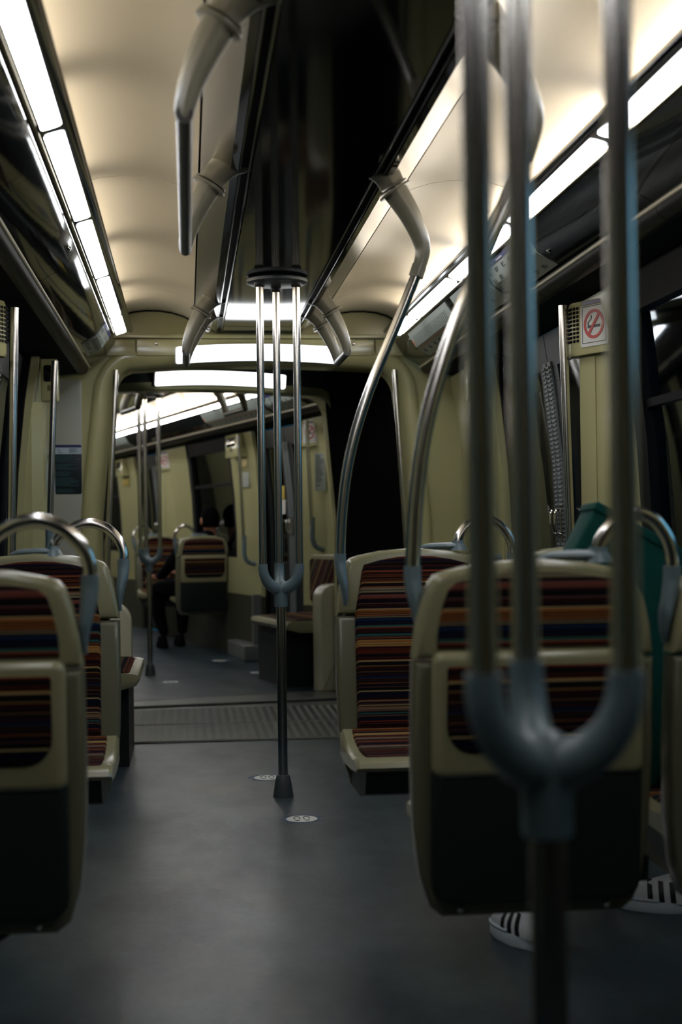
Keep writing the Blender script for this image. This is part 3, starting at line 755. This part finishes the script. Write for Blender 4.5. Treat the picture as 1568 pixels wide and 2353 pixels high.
def grille_box(s, yw, label, lab2, xf, sign=True):
    """box with speaker holes and a no-smoking sign, its face turned towards the camera"""
    # face frame: origin at the aisle edge, u runs towards the wall and the camera
    th = PH; n = Vector((-s * math.sin(th), -math.cos(th), 0)); u = Vector((s * math.cos(th), -math.sin(th), 0))
    o0 = Vector((s * .905, yw - .03, 0)); W = .31; z0, z1 = 1.605, 1.782
    F = Matrix.Identity(4)
    for i in range(3): F[i][0] = u[i]; F[i][1] = -n[i]; F[i][2] = (0, 0, 1)[i]; F[i][3] = o0[i]
    t = thing('speaker_box', label, 'speaker box', (0, 0, 0), 'speaker boxes above the doors', xf @ F)
    prof = [(0.0, .12), (.004, .05), (.022, .012), (.05, 0), (W, 0), (W, .12)]
    mb = MB().rings([[(x * k + (1 - k) * .15, y + (1 - k) * .06, z) for x, y in prof] for z, k in ((z0, .96), (z0 + .012, 1), (z1 - .012, 1), (z1, .96))])
    mb.build('box_body', 'box', t)
    h = MB()
    for i in range(4):
        for j in range(9):
            h.prism(rrect(.027 + i * .0165, .039 + i * .0165, 1.648 + j * .0135, 1.6575 + j * .0135, .003, 2), -.0015 if i else .0015, .004 if i else .007)
    h.build('speaker_holes', 'black', t)
    if sign:
        g = thing('no_smoking_sign', lab2, 'sign', (0, 0, 0), 'no smoking signs', xf @ F)
        cx, cz = .165, 1.700
        MB().bevprism(rrect(cx - .066, cx + .066, cz - .072, cz + .063, .008), -.0030, -.0003, .0005).build('sign_plate', 'white', g)
        MB().prism(rrect(cx - .058, cx + .062, cz + .066, cz + .079, .002, 2), -.0026, -.0003).build('blue_bar', 'navy', g)
        fr = MB()
        for a in ((cx - .057, cx + .057, cz - .061, cz - .0585), (cx - .057, cx + .057, cz + .0585, cz + .061), (cx - .057, cx - .0545, cz - .061, cz + .061), (cx + .0545, cx + .057, cz - .061, cz + .061)):
            fr.box(a[0], a[1], -.0032, -.002, a[2], a[3])
        fr.build('thin_border', 'ink', g)
        rg = MB(); R0, R1 = .038, .048
        for k in range(40):
            a, b = 2 * PI * k / 40, 2 * PI * (k + 1) / 40
            rg.prism([(cx + R0 * math.cos(a), cz + R0 * math.sin(a)), (cx + R1 * math.cos(a), cz + R1 * math.sin(a)), (cx + R1 * math.cos(b), cz + R1 * math.sin(b)), (cx + R0 * math.cos(b), cz + R0 * math.sin(b))], -.0045, -.002)
        d = Vector((.63, .776)); e = Vector((-.776, .63)) * .0055; q = d * .042
        rg.prism([(cx + sgn * q.x + k * e.x, cz + sgn * q.y + k * e.y) for sgn, k in ((-1, -1), (1, -1), (1, 1), (-1, 1))], -.0047, -.002)
        rg.build('red_ring', 'red', g)
        ci = MB(); ci.box(cx - .030, cx + .030, -.0038, -.002, cz - .012, cz - .003)
        sm = arc([(cx - .027, cz - .003), (cx - .027, cz + .006), (cx - .020, cz + .012), (cx - .013, cz + .018), (cx - .012, cz + .028)], 3)
        for p, q2 in zip(sm, sm[1:]):
            ci.prism([(p[0] - .003, p[1]), (p[0] + .003, p[1]), (q2[0] + .003, q2[1] + .001), (q2[0] - .003, q2[1] + .001)], -.0036, -.002)
        ci.build('cigarette', 'ink', g)
    return t
def intercom(s, y, label, xf, x=.947, turn=0.0, hw=.036):
    t = thing('intercom_box', label, 'intercom', (0, 0, 0), 'intercom boxes beyond the doors', xf @ Matrix.Translation((s * x, y, 1.705)) @ Matrix.Rotation(turn, 4, 'Z'))
    k = hw / .036
    MB().bevprism(rrect(-hw, hw, -.095, .09, .006), 0, .09, .006).build('box_body', 'box', t)
    MB().bevprism(rrect(-.024 * k, .024 * k, -.01, .062, .010), -.003, .004, .002).build('dark_window', 'blackgloss', t)
    MB().box(-.024 * k, .024 * k, -.0055, -.002, .020, .0235).build('window_bar', 'chrome', t)
    v = MB()
    for i in range(5): v.box(-.008 * k, .010 * k, -.001, .004, -.05 + i * .0055, -.047 + i * .0055)
    v.build('vent_slots', 'black', t)
    if not turn: MB().prism([(s * .03, .012), (s * .075, -.03), (s * .15, -.03), (s * .15, .14), (s * .03, .14)], -1.22, -.10, 'z').build('post_cover', 'cream', t)
    return t
for s, xf, yw, la, lb in ((1, CAR1, 4.75, 'cream speaker box with a no smoking sign on the right, between two blurred poles', 'no smoking sign on the right speaker box of the near car'),
                          (-1, CAR1, 4.75, 'shiny cream speaker box cut by the left frame edge', 'no smoking sign on the left speaker box, cut by the frame'),
                          (1, CAR2, 1.10, 'speaker box over the far car door nearest the gangway', 'no smoking sign over the first far door, behind the portal pole'),
                          (1, CAR2, 5.20, 'small distant speaker box above the second far door', 'tiny distant no smoking sign left of the person')):
    pillar(s, yw, xf); grille_box(s, yw, la, lb, xf)
pillar(1, .35, CAR1); pillar(-1, .35, CAR1)
intercom(-1, 6.36, 'cream intercom box with a dark window beside the left steel pole', CAR1)
intercom(1, 6.36, 'cream intercom box on the right wall behind the foreground pole', CAR1)
intercom(1, 2.66, 'cream intercom box with dark window beyond the first far door', CAR2, .93, -PI / 2, .16)
intercom(1, 6.85, 'tiny distant intercom box at the left of the portal view', CAR2, .93, -PI / 2, .16)

trim(MB().bevprism([(.90, 2.26), (1.06, 2.26), (1.06, 2.95), (.97, 2.95)], .002, .126, .01, 'z'), 'alu', CAR2)
trim(MB().box(.985, 1.05, 2.285, 2.33, .12, .52), 'alu', CAR2)
def stanchion(p0, p1, label, xf=None, hook=None):
    P0 = Vector(p0); P1 = Vector(p1)
    t = thing('steel_stanchion', label, 'grab pole', p0, 'upright steel poles beside doors and portals', xf)
    q = [tuple(P1 - P0), tuple((P1 - P0) * .5), (0, 0, 0)]
    MB().tube(q, .0145, 16).build('pole', 'steel', t)
    f = MB()
    if hook:
        f.tube(arc([(0, 0, .12), (0, 0, .05), (0, 0, -.02), (hook * .03, 0, -.075), (hook * .10, 0, -.10), (hook * .17, 0, -.10)], 5), .0175, 14)
        f.build('curved_foot', 'fork', t)
    else:
        f.tube([(0, 0, .03), (0, 0, -.01)], .019, 14); f.build('foot_socket', 'fork', t)
    return t
stanchion((.937, 4.675, .02), (.898, 4.675, 1.775), 'steel pole beside the right speaker box')
stanchion((-.950, 4.765, .02), (-.908, 4.765, 1.775), 'steel pole at the left frame edge beside the left speaker box')
stanchion((-.945, 6.27, 1.0), (-.915, 6.27, 1.775), 'slim steel pole crossing the navy notice on the left', None, -.5)
stanchion((-.795, 7.165, .03), (-.698, 7.185, 1.835), 'steel pole along the left jamb of the near portal')
stanchion((.795, 7.165, .03), (.698, 7.185, 1.835), 'steel pole along the right jamb of the near portal')
stanchion((.945, 6.27, 1.0), (.915, 6.27, 1.775), 'steel pole by the right intercom box, behind foreground poles', None, .5)
stanchion((.965, .86, .99), (.93, .86, 1.775), 'far car steel pole with a hooked foot right of the blue door sticker', CAR2, .6)
stanchion((.97, 2.46, .86), (.935, 2.46, 1.775), 'far car steel pole with a hooked foot beside the person', CAR2, .6)
stanchion((.93, -.12, .03), (.715, -.12, 1.84), 'thin steel pole on the right jamb of the far portal', CAR2)

# ------------------------------------------------------------------ notices, maps and stickers
def text_mesh(txt, size, name, m, parent, mtx):
    cu = bpy.data.curves.new(name, 'FONT'); cu.body = txt; cu.size = size; cu.extrude = .0003
    tmp = bpy.data.objects.new('tmp_text', cu); COL.objects.link(tmp)
    bpy.context.view_layer.update()
    me = bpy.data.meshes.new_from_object(tmp.evaluated_get(bpy.context.evaluated_depsgraph_get()))
    bpy.data.objects.remove(tmp); bpy.data.curves.remove(cu)
    me.materials.clear(); me.materials.append(M[m])
    o = bpy.data.objects.new(name, me); COL.objects.link(o); o.parent = parent; o.matrix_local = mtx
    return o
RX = Matrix.Rotation(PI / 2, 4, 'X')
def lines(rows, x0, x1, z1, dz, h, seed, y=-.0012, dens=.85):
    r = random.Random(seed); mb = MB()
    for i in range(rows):
        if r.random() > dens: continue
        x = x0; xe = x0 + (x1 - x0) * r.uniform(.45, 1)
        while x < xe:
            w = r.uniform(.004, .012); mb.box(x, min(x + w, xe), y, y + .001, z1 - i * dz - h, z1 - i * dz); x += w + .0018
    return mb
# navy notice and the pale heart notice beside it on the end wall
nt_ = thing('navy_notice', 'dark notice with a blue top bar on the end wall left of the portal', 'notice', (-.970, 7.190, 1.345))
W_, H_ = .078, .122
MB().bevprism(rrect(-.03, .100, -H_, H_, .010), 0, .002, .0005).build('dark_sheet', 'inkdark', nt_)
MB().prism(rrect(-.03, .100, H_ - .014, H_, .008, 4, (.001, .001, .009, .009)), -.001, 0).build('blue_bar', 'navy', nt_)
MB().box(-.03, .100, -.0008, 0, H_ - .046, H_ - .014).build('pale_band', 'paleblue', nt_)
lines(4, .040, .095, H_ - .019, .0062, .003, 3, -.0014, 1).build('heading_lines', 'ink', nt_)
text_mesh('rdez', .014, 'heading_word', 'inkdark', nt_, Matrix.Translation((-.018, -.0012, H_ - .042)) @ RX)
text_mesh('ne', .014, 'heading_word', 'inkdark', nt_, Matrix.Translation((-.018, -.0012, H_ - .028)) @ RX)
lines(30, -.025, .094, H_ - .052, .0062, .0026, 9, -.0012, .8).build('text_lines', 'inklight', nt_)
hn = thing('heart_notice', 'pale blue strip notice with a dark heart, left of the slim pole', 'notice', (-1.028, 7.190, 1.345))
MB().bevprism(rrect(-.030, .026, -H_ + .002, H_ - .002, .006), 0, .002, .0005).build('pale_sheet', 'paleblue', hn)
hp_ = []
for k in range(40):
    a = 2 * PI * k / 40; hp_.append((-.006 + .00092 * 16 * math.sin(a) ** 3, .066 + .00085 * (13 * math.cos(a) - 5 * math.cos(2 * a) - 2 * math.cos(3 * a) - math.cos(4 * a))))
MB().prism(hp_, -.0012, 0).build('heart', 'greenink', hn)
# maps on the sloping advert panels
def fold(s, x, n, q):
    """point on the folded panel: x along the car, q up the slope from the fold, n out of the panel"""
    d, m = ((.530, -.848), (-.848, -.530)) if q >= 0 else ((.870, -.493), (-.493, -.870))
    return (s * (.745 - d[0] * q + m[0] * n), -s * x, 1.899 - d[1] * q + m[1] * n)
def line_map(s, y, w, label, xf, style, seed):
    t = thing('line_map', label, 'map', (s * .745, y, 1.899), 'maps on the sloping panels', xf)
    def put(mb, name, m):
        mb.v = [tuple(Vector(fold(s, p[0], -p[1], p[2])) - Vector((s * .745, 0, 1.899))) for p in mb.v]; return mb.build(name, m, t, 0)
    h = .075
    put(MB().rings([[(x, yy, z) for x, yy in ((-w / 2, -.001), (w / 2, -.001), (w / 2, -.004), (-w / 2, -.004))] for z in (-h, -.0001, .0001, h)]), 'map_sheet', 'paper')
    r = random.Random(seed)
    if style == 'list':
        put(MB().box(-w / 2, w / 2, -.0052, -.004, h - .016, h), 'blue_bar', 'navy')
        o = text_mesh('Correspondances', .013, 'heading_words', 'white', t, Matrix())
        for v in o.data.vertices: v.co = Vector(fold(s, v.co.x - w * .2, .0056 + v.co.z, h - .0125 + v.co.y)) - Vector((s * .745, 0, 1.899))
        mb = MB(); sq = MB()
        for i in range(6):
            for j in range(4):
                if r.random() < .85:
                    x0 = -w / 2 + .02 + i * (w - .03) / 6; z0 = h - .026 - j * .031
                    sq.box(x0, x0 + .007, -.0048, -.004, z0 - .016, z0)
                    for k in range(3): mb.box(x0 + .010, x0 + .010 + r.uniform(.015, .035), -.0047, -.004, z0 - .004 - k * .006, z0 - .001 - k * .006)
        put(mb, 'station_lines', 'ink'); put(sq, 'line_squares', 'greenink')
    else:
        put(MB().box(-w / 2 + .04, w / 2 - .03, -.0048, -.004, -.014, -.010), 'route_line', 'orange')
        mb = MB()
        for i in range(int((w - .1) / .033)):
            x0 = -w / 2 + .05 + i * .033
            mb.prism([(x0, .004), (x0 + .004, .004), (x0 + .026, .05), (x0 + .021, .05)], -.0047, -.004)
            if i % 4 == 0: mb.box(x0, x0 + .03, -.0047, -.004, -.05, -.03)
        put(mb, 'station_names', 'ink')
        put(MB().prism([(-w / 2 + .022 + .010 * math.cos(k * PI / 8), .022 + .016 * math.sin(k * PI / 8)) for k in range(16)], -.005, -.004), 'end_roundel', 'orange')
    return t
line_map(1, 4.70, .62, 'map sheet of connections under a blue heading on the right, behind foreground poles', CAR1, 'list', 4)
line_map(1, 5.36, .62, 'pale route map with a red mark beside the connections sheet', CAR1, 'route', 5)
line_map(1, 6.28, .98, 'route map on the far end of the near car right slope', CAR1, 'route', 6)
line_map(-1, 6.60, .42, 'small connections sheet on the left slope near the portal', CAR1, 'list', 8)
line_map(1, 2.0, 1.5, 'long pale route map on the far car slope', CAR2, 'route', 9)
line_map(1, .84, .64, 'connections sheet next to the long route map in the far car', CAR2, 'list', 10)
line_map(1, 6.0, .9, 'faint map on the far car slope above its second door', CAR2, 'route', 14)
# screws on the slopes
for i, (s, y, k) in enumerate(((-1, 4.62, .05), (-1, 6.86, .048), (1, 5.0, .048), (1, 4.32, -.02), (1, 6.80, .048))):
    sc = MB().lathe([(.003, 0), (.008, .001), (.008, .004), (.004, .006)], n=14)
    sc.v = [fold(s, px, z, k + py) for px, py, z in sc.v]
    o = sc.build('panel_screw', 'chrome'); o.data.transform(Matrix.Translation((-s * .745, 0, -1.899))); o.location = (s * .745, y, 1.899)
    tag(o, ('bright round screw on the left glossy slope ' + ('in mid panel' if i == 0 else 'next to the portal')) if s < 0 else 'small chrome screw on the right glossy slope ' + ('above the door', 'between the last poles', 'next to the portal')[i - 2], 'screw')
# floor stickers
def floor_disc(x, y, label, xf=CAR1):
    t = thing('floor_sticker', label, 'floor sticker', (x, y, 0.0), 'round distance stickers on the floor', xf)
    MB().lathe([(.056, .0002), (.056, .0012)], n=36).build('white_disc', 'white', t)
    rg = MB().rings([[(r * math.cos(2 * PI * k / 40), r * math.sin(2 * PI * k / 40), z) for k in range(40)] for r, z in ((.057, .0004), (.057, .0010), (.066, .0010), (.066, .0004))], cap=False); rg.build('blue_ring', 'ringblue', t)
    w = MB()
    for k in range(34):
        if k % 9 in (0, 1): continue
        a = 2 * PI * k / 34; b = a + .13
        w.rings([[(r * math.cos(q), r * math.sin(q), z) for r, q in ((.070, a), (.081, a), (.081, b), (.070, b))] for z in (.0002, .0010)])
    w.build('ring_lettering', 'paleblue2', t)
    f = MB()
    for cx in (-.017, .017):
        for a0, a1, cy, rx in ((0, PI, .012, .012), (PI, 2 * PI, -.022, .008)):
            pts = [(cx + rx * math.cos(a0 + (a1 - a0) * i / 8), cy + .022 * math.sin(a0 + (a1 - a0) * i / 8) * (1 if a0 == 0 else .5), .0016) for i in range(9)]
            f.tube(pts, .0016, 6)
        for sx in (-1, 1): f.tube([(cx + sx * .012, .012, .0016), (cx + sx * .008, -.005, .0016)], .0016, 6)
    f.build('shoe_prints', 'ink', t)
    return t
M['ringblue'] = mat('ring_blue', (.03, .06, .13), .5); M['paleblue2'] = mat('ring_pale', (.10, .13, .17), .5)
fd = floor_disc(.042, 5.149, 'round sticker with two shoe prints on the floor in front of the mid pole')
for x, y, lb, xf in ((-.033, 6.019, 'round floor sticker half hidden behind the mid pole foot', CAR1), (.02, 1.13, 'pale floor sticker in front of the far car pole', CAR2),
                     (.76, 2.48, 'distant floor sticker beside the far door pillar foot', CAR2), (.75, 1.45, 'far floor sticker next to the pink side seat', CAR2)):
    dup(fd, (x, y, 0), lb, None, xf)
# door stickers in the far car
def wall_sticker(s, y, z, w, h, m, label, xf, bars=None, off=.065):
    o = MB().box(0, .002, -w / 2, w / 2, -h / 2, h / 2).build('door_sticker', m, None, 0)
    F = xf @ Matrix.Translation((s * (wx(z) + off), y, z)); o.matrix_world = F
    tag(o, label, 'sticker')
    if bars:
        b = MB()
        for za, zb in bars: b.box(-.001, 0, -w * .36, w * .36, za, zb)
        b.build('print', 'paleblue', o, 0)
    return o
wall_sticker(1, 1.215, 1.40, .14, .22, 'bluesticker', 'blue sticker with white figures on the far car door', CAR2, ((.06, .075), (.03, .045), (0, .015), (-.07, -.02), (-.10, -.085)))
wall_sticker(1, 1.92, 1.31, .10, .10, 'yellow', 'yellow sticker seen between the mid pole tubes', CAR2)
wall_sticker(1, 1.92, 1.20, .10, .11, 'white', 'white sticker below the yellow one on the far door', CAR2)
wall_sticker(1, 2.62, 1.565, .22, .06, 'yellow', 'yellow sticker on the far pillar under the intercom box', CAR2, None, -.004)
wall_sticker(1, 2.62, 1.45, .24, .16, 'paper', 'pale notice on the far pillar under the yellow sticker', CAR2, None, -.004)
wall_sticker(1, 6.9, 1.55, .3, .07, 'yellow', 'tiny yellow sticker on the farthest pillar', CAR2, None, -.004)
MB_ns = MB().bevprism(rrect(-.05, .05, -.13, .13, .006), 0, .002, .0005)
o = MB_ns.build('pillar_notice', 'paper', None, 40); o.matrix_world = CAR2 @ Matrix.Translation((1.0, .02, 1.40)) @ Matrix.Rotation(math.radians(-58), 4, 'Z')
o.matrix_world = CAR2 @ Matrix.Translation((1.005, .80, 1.42)) @ Matrix.Rotation(math.radians(-62), 4, 'Z')
tag(o, 'grey printed notice on the far pillar below the no smoking sign', 'notice')
lines(26, -.04, .04, .12, .0085, .004, 21, -.0012, .9).build('text_lines', 'ink', o, 0)

# ------------------------------------------------------------------ green case and shoes
gc = thing('green_case', 'green flat case leaning askew on the seat beyond the near right seat backs', 'case', (.472, 3.08, .560))
gm = MB().bevprism(rrect(-.20, .20, 0, .49, .012), -.045, .045, .008); gm.build('case_body', 'green', gc)
MB().bevprism(rrect(-.204, .204, .478, .500, .006), -.049, .049, .004).build('case_rim', 'green', gc)
gc.rotation_euler = (math.radians(-3), math.radians(29), math.radians(3))
def shoe(loc, rz, label):
    t = thing('trainer', label, 'shoe', loc, 'white trainers with three dark stripes')
    t.rotation_euler = (0, 0, rz)
    # toe towards -x
    def outl(k, z, dx=0):
        pts = []
        for i in range(24):
            a = 2 * PI * i / 24; x = math.cos(a) * .14; w = .047 if x < 0 else .038
            pts.append(((x + dx) * k, w * k * math.sin(a) * (1 if abs(x) < .1 else .98), z))
        return pts
    MB().rings([outl(.97, 0), outl(1.0, .006), outl(1.0, .024), outl(.96, .030)]).build('sole', 'sole', t)
    rs = []
    for z, x0, x1, w in ((.026, -.134, .130, .043), (.045, -.132, .130, .044), (.058, -.118, .128, .041), (.070, -.085, .126, .036), (.082, -.045, .124, .032), (.095, -.005, .122, .031), (.105, .03, .120, .029)):
        c = (x0 + x1) / 2; h = (x1 - x0) / 2
        rs.append([(c + h * math.cos(2 * PI * i / 24), w * math.sin(2 * PI * i / 24), z) for i in range(24)])
    MB().rings(rs).build('upper', 'shoe', t, 60)
    MB().tube([(-.137 * math.cos(a) * 1.0, .046 * math.sin(a), .033) for a in [math.radians(x) for x in range(-80, 81, 10)]], .004, 8).build('toe_cap_seam', 'sole', t)
    for side in (-1, 1):
        for k in range(3):
            st = MB(); xb = -.052 + k * .030; rows = []
            for z, y in ((.030, .0435), (.045, .0452), (.058, .0425), (.070, .0375), (.082, .0335)):
                q = xb - .1 * (z - .03); xs = (q, q + .014)
                def ysurf(x):
                    for (za, x0, x1, w) in ((.026, -.134, .130, .043), (.045, -.132, .130, .044), (.058, -.118, .128, .041), (.070, -.085, .126, .036), (.082, -.045, .124, .032)):
                        if z <= za + .0065: break
                    c = (x0 + x1) / 2; h = (x1 - x0) / 2; r = max(0, 1 - ((x - c) / h) ** 2); return w * math.sqrt(r)
                rows.append([(x, side * (ysurf(x) + d), z) for x, d in ((xs[0], -.002), (xs[0], .002), (xs[1], .002), (xs[1], -.002))])
            st.rings(rows).build('stripe', 'shoeblack', t)
    return t
shoe((.478, 3.53, 0), math.radians(-64), 'white trainer with dark stripes under the near right seat')
shoe((.93, 3.78, 0), math.radians(-22), 'dim white trainer at the right edge under the seats')

# ------------------------------------------------------------------ the seated person in the far car
def skin_figure(name, verts, edges, m, parent, sub=2):
    me = bpy.data.meshes.new(name); me.from_pydata([v[:3] for v in verts], edges, [])
    o = bpy.data.objects.new(name, me); COL.objects.link(o)
    o.modifiers.new('Skin', 'SKIN').use_smooth_shade = True
    sv = me.skin_vertices[0].data if me.skin_vertices else None
    if sv is None:
        bm = bmesh.new(); bm.from_mesh(me); bm.verts.layers.skin.verify(); bm.to_mesh(me); bm.free(); sv = me.skin_vertices[0].data
    for i, v in enumerate(verts):
        r = v[3]; sv[i].radius = r if isinstance(r, tuple) else (r, r)
    sv[0].use_root = True
    if sub: s = o.modifiers.new('Sub', 'SUBSURF'); s.levels = sub; s.render_levels = sub
    bpy.context.view_layer.update()
    dg = bpy.context.evaluated_depsgraph_get()
    m2 = bpy.data.meshes.new_from_object(o.evaluated_get(dg)); bpy.data.objects.remove(o)
    for p in m2.polygons: p.use_smooth = True
    m2.materials.clear(); m2.materials.append(M[m])
    o = bpy.data.objects.new(name, m2); COL.objects.link(o)
    if parent: o.parent = parent
    return o
PB = (.90, 3.50, .50); PSH = .05
pr = thing('person', 'person with dark hair and black coat seated back to camera in the far car', 'person', PB, None, CAR2)
def rel(x, y, z, r): return (x - PB[0], y - PB[1], z - PB[2], r)
bv = [rel(.88, 3.53, .55, (.15, .11)), rel(.89, 3.51, .70, (.15, .10)), rel(.91, 3.47, .84, (.17, .10)), rel(.94, 3.46, .93, (.15, .09)), rel(.965, 3.46, .985, (.055, .055)), rel(.98, 3.475, 1.03, (.05, .05)),
      # left arm, towards the aisle
      rel(.74, 3.46, .90, .066), rel(.64, 3.48, .75, .058), rel(.60, 3.64, .65, .044), rel(.585, 3.76, .63, .028),
      # right arm
      rel(1.0, 3.48, .88, .05), rel(1.0, 3.58, .74, .045), rel(.88, 3.72, .67, .038), rel(.80, 3.78, .66, .028),
      # left leg
      rel(.79, 3.60, .53, .095), rel(.60, 3.90, .52, .078), rel(.62, 3.86, .28, .060), rel(.66, 3.82, .10, .042),
      # right leg
      rel(.95, 3.62, .53, .095), rel(.88, 3.98, .53, .078), rel(.86, 3.98, .28, .060), rel(.85, 3.95, .10, .042)]
be = [(0, 1), (1, 2), (2, 3), (3, 4), (4, 5), (3, 6), (6, 7), (7, 8), (8, 9), (3, 10), (10, 11), (11, 12), (12, 13), (0, 14), (14, 15), (15, 16), (16, 17), (0, 18), (18, 19), (19, 20), (20, 21)]
bodyo = skin_figure('body', bv, be, 'coat', pr)
# head with face, ears and hair; looks along +y of the far car, turned slightly to the aisle
hc = Vector((.985 - PB[0], 3.485 - PB[1], 1.115 - PB[2]))
hd = MB().ball(tuple(hc), .1, 18, (.76, .92, 1.12))
hd.tube([(hc.x, hc.y, hc.z - .17), (hc.x, hc.y - .01, hc.z - .06)], [.05, .052], 14)
hd.tube([(hc.x - .012, hc.y + .085, hc.z + .015), (hc.x - .016, hc.y + .108, hc.z - .02), (hc.x - .014, hc.y + .09, hc.z - .03)], [.008, .013, .008], 10)
for sx in (-1, 1):
    hd.ball((hc.x + sx * .078, hc.y - .005, hc.z - .01), .031, 10, (.35, .7, 1.05))
hd.ball((hc.x, hc.y + .06, hc.z - .085), .035, 10, (1.1, .8, .7))
hd.build('head', 'skin', pr, 80)
ey = MB()
for sx in (-1, 1): ey.ball((hc.x - .012 + sx * .03, hc.y + .083, hc.z + .012), .011, 8)
ey.build('eyes', 'white', pr); MB().box(hc.x - .03, hc.x + .006, hc.y + .083, hc.y + .09, hc.z - .062, hc.z - .056).build('mouth', 'red', pr)
hr = MB()
n = 22; rs = []
for i in range(1, n):
    t = PI * i / n; z = -math.cos(t)
    ring = []
    for k in range(26):
        a = 2 * PI * k / 26; fx = math.sin(t) * math.cos(a); fy = math.sin(t) * math.sin(a)
        # hair covers the top and the back; in front it stops above the brow
        cut = -.62 if fy < .25 else .25
        zz = max(z, cut); sc = 1.10 + .02 * math.sin(7 * a) if z >= cut else .93
        ring.append((hc.x + .1 * .76 * fx * sc, hc.y + .1 * .92 * fy * sc, hc.z + .1 * 1.12 * zz * (1.08 if zz > 0 else 1)))
    rs.append(ring)
hr.rings(rs).build('hair', 'hair', pr, 80)
def hand(c, d, side, parent):
    """palm and five bent fingers; d = pointing direction, closed round a phone"""
    d = Vector(d).normalized(); up = Vector((0, 0, 1)); sd = d.cross(up).normalized() * side
    C = Vector(c); V = [(*C, .022)]; E = []
    V.append((*(C + d * .045), .026)); E.append((0, 1))
    for i, (off, ln) in enumerate(((-.026, .9), (-.009, 1.0), (.009, .95), (.026, .78))):
        b = len(V); p = C + d * .075 + sd * off
        V += [(*p, .0095), (*(p + d * .030 * ln + up * -.008), .0088), (*(p + d * .045 * ln + up * -.028), .008), (*(p + d * .038 * ln + up * -.045), .0065)]
        E += [(1, b), (b, b + 1), (b + 1, b + 2), (b + 2, b + 3)]
    b = len(V); p = C + d * .02 - sd * .03
    V += [(*p, .011), (*(p + d * .028 - sd * .014), .0095), (*(p + d * .052 - sd * .008), .008)]; E += [(0, b), (b, b + 1), (b + 1, b + 2)]
    return skin_figure('hand', V, E, 'skin', parent, 1)
hand((.580 - PB[0], 3.775 - PB[1], .63 - PB[2]), (-.35, .9, -.05), 1, pr)
hand((.795 - PB[0], 3.785 - PB[1], .66 - PB[2]), (-.6, .8, 0), -1, pr)
for x, y in ((.655, 3.84), (.845, 3.97)):
    f = MB().rings([[(x - PB[0] + w * math.cos(2 * PI * k / 16) * 1.0, y + .06 - PB[1] + l * math.sin(2 * PI * k / 16), z - PB[2]) for k in range(16)] for z, w, l in ((0.0, .042, .125), (.012, .046, .13), (.04, .044, .122), (.07, .038, .085), (.10, .036, .05))])
    f.build('boot', 'coat', pr, 60)

# ------------------------------------------------------------------ light, world, camera
w = bpy.data.worlds.new('World'); scene.world = w; w.use_nodes = True
bg = w.node_tree.nodes['Background']; bg.inputs['Color'].default_value = (.06, .45, .70, 1); bg.inputs['Strength'].default_value = .07
def area(name, loc, rot, sx, sy, power, col):
    l = bpy.data.lights.new(name, 'AREA'); l.shape = 'RECTANGLE'; l.size = sx; l.size_y = sy; l.energy = power; l.color = col
    o = bpy.data.objects.new(name, l); COL.objects.link(o); o.location = loc; o.rotation_euler = rot; return o
area('station_light', (3.6, 3.4, 2.2), (0, math.radians(78), 0), 1.2, 6.0, 50, (.25, .62, 1.0))

F_ = 3300.0
YAW = math.atan(354 / 3300); PITCH = math.radians(.55); ROLL = math.radians(.72)
f = Vector((math.sin(YAW) * math.cos(PITCH), math.cos(YAW) * math.cos(PITCH), math.sin(PITCH)))
r0 = Vector((math.cos(YAW), -math.sin(YAW), 0)); u0 = r0.cross(f)
r_ = r0 * math.cos(ROLL) - u0 * math.sin(ROLL); u_ = r0 * math.sin(ROLL) + u0 * math.cos(ROLL)
cam = bpy.data.cameras.new('Camera'); co = bpy.data.objects.new('Camera', cam); COL.objects.link(co)
mw = Matrix.Identity(4)
for i in range(3): mw[i][0] = r_[i]; mw[i][1] = u_[i]; mw[i][2] = -f[i]
mw.translation = Vector((-.355, 0, 1.05)); co.matrix_world = mw
cam.sensor_fit = 'VERTICAL'; cam.sensor_height = 36; cam.lens = F_ / 2353 * 36; cam.clip_start = .05
cam.dof.use_dof = True; cam.dof.focus_distance = 5.0; cam.dof.aperture_fstop = 3.0
scene.camera = co

scene.view_settings.view_transform = 'Standard'; scene.view_settings.look = 'None'
scene.view_settings.gamma = 1; scene.view_settings.exposure = 0.58; scene.view_settings.use_curve_mapping = False
scene.cycles.use_denoising = True
scene.cycles.max_bounces = 8; scene.cycles.sample_clamp_indirect = 6.0
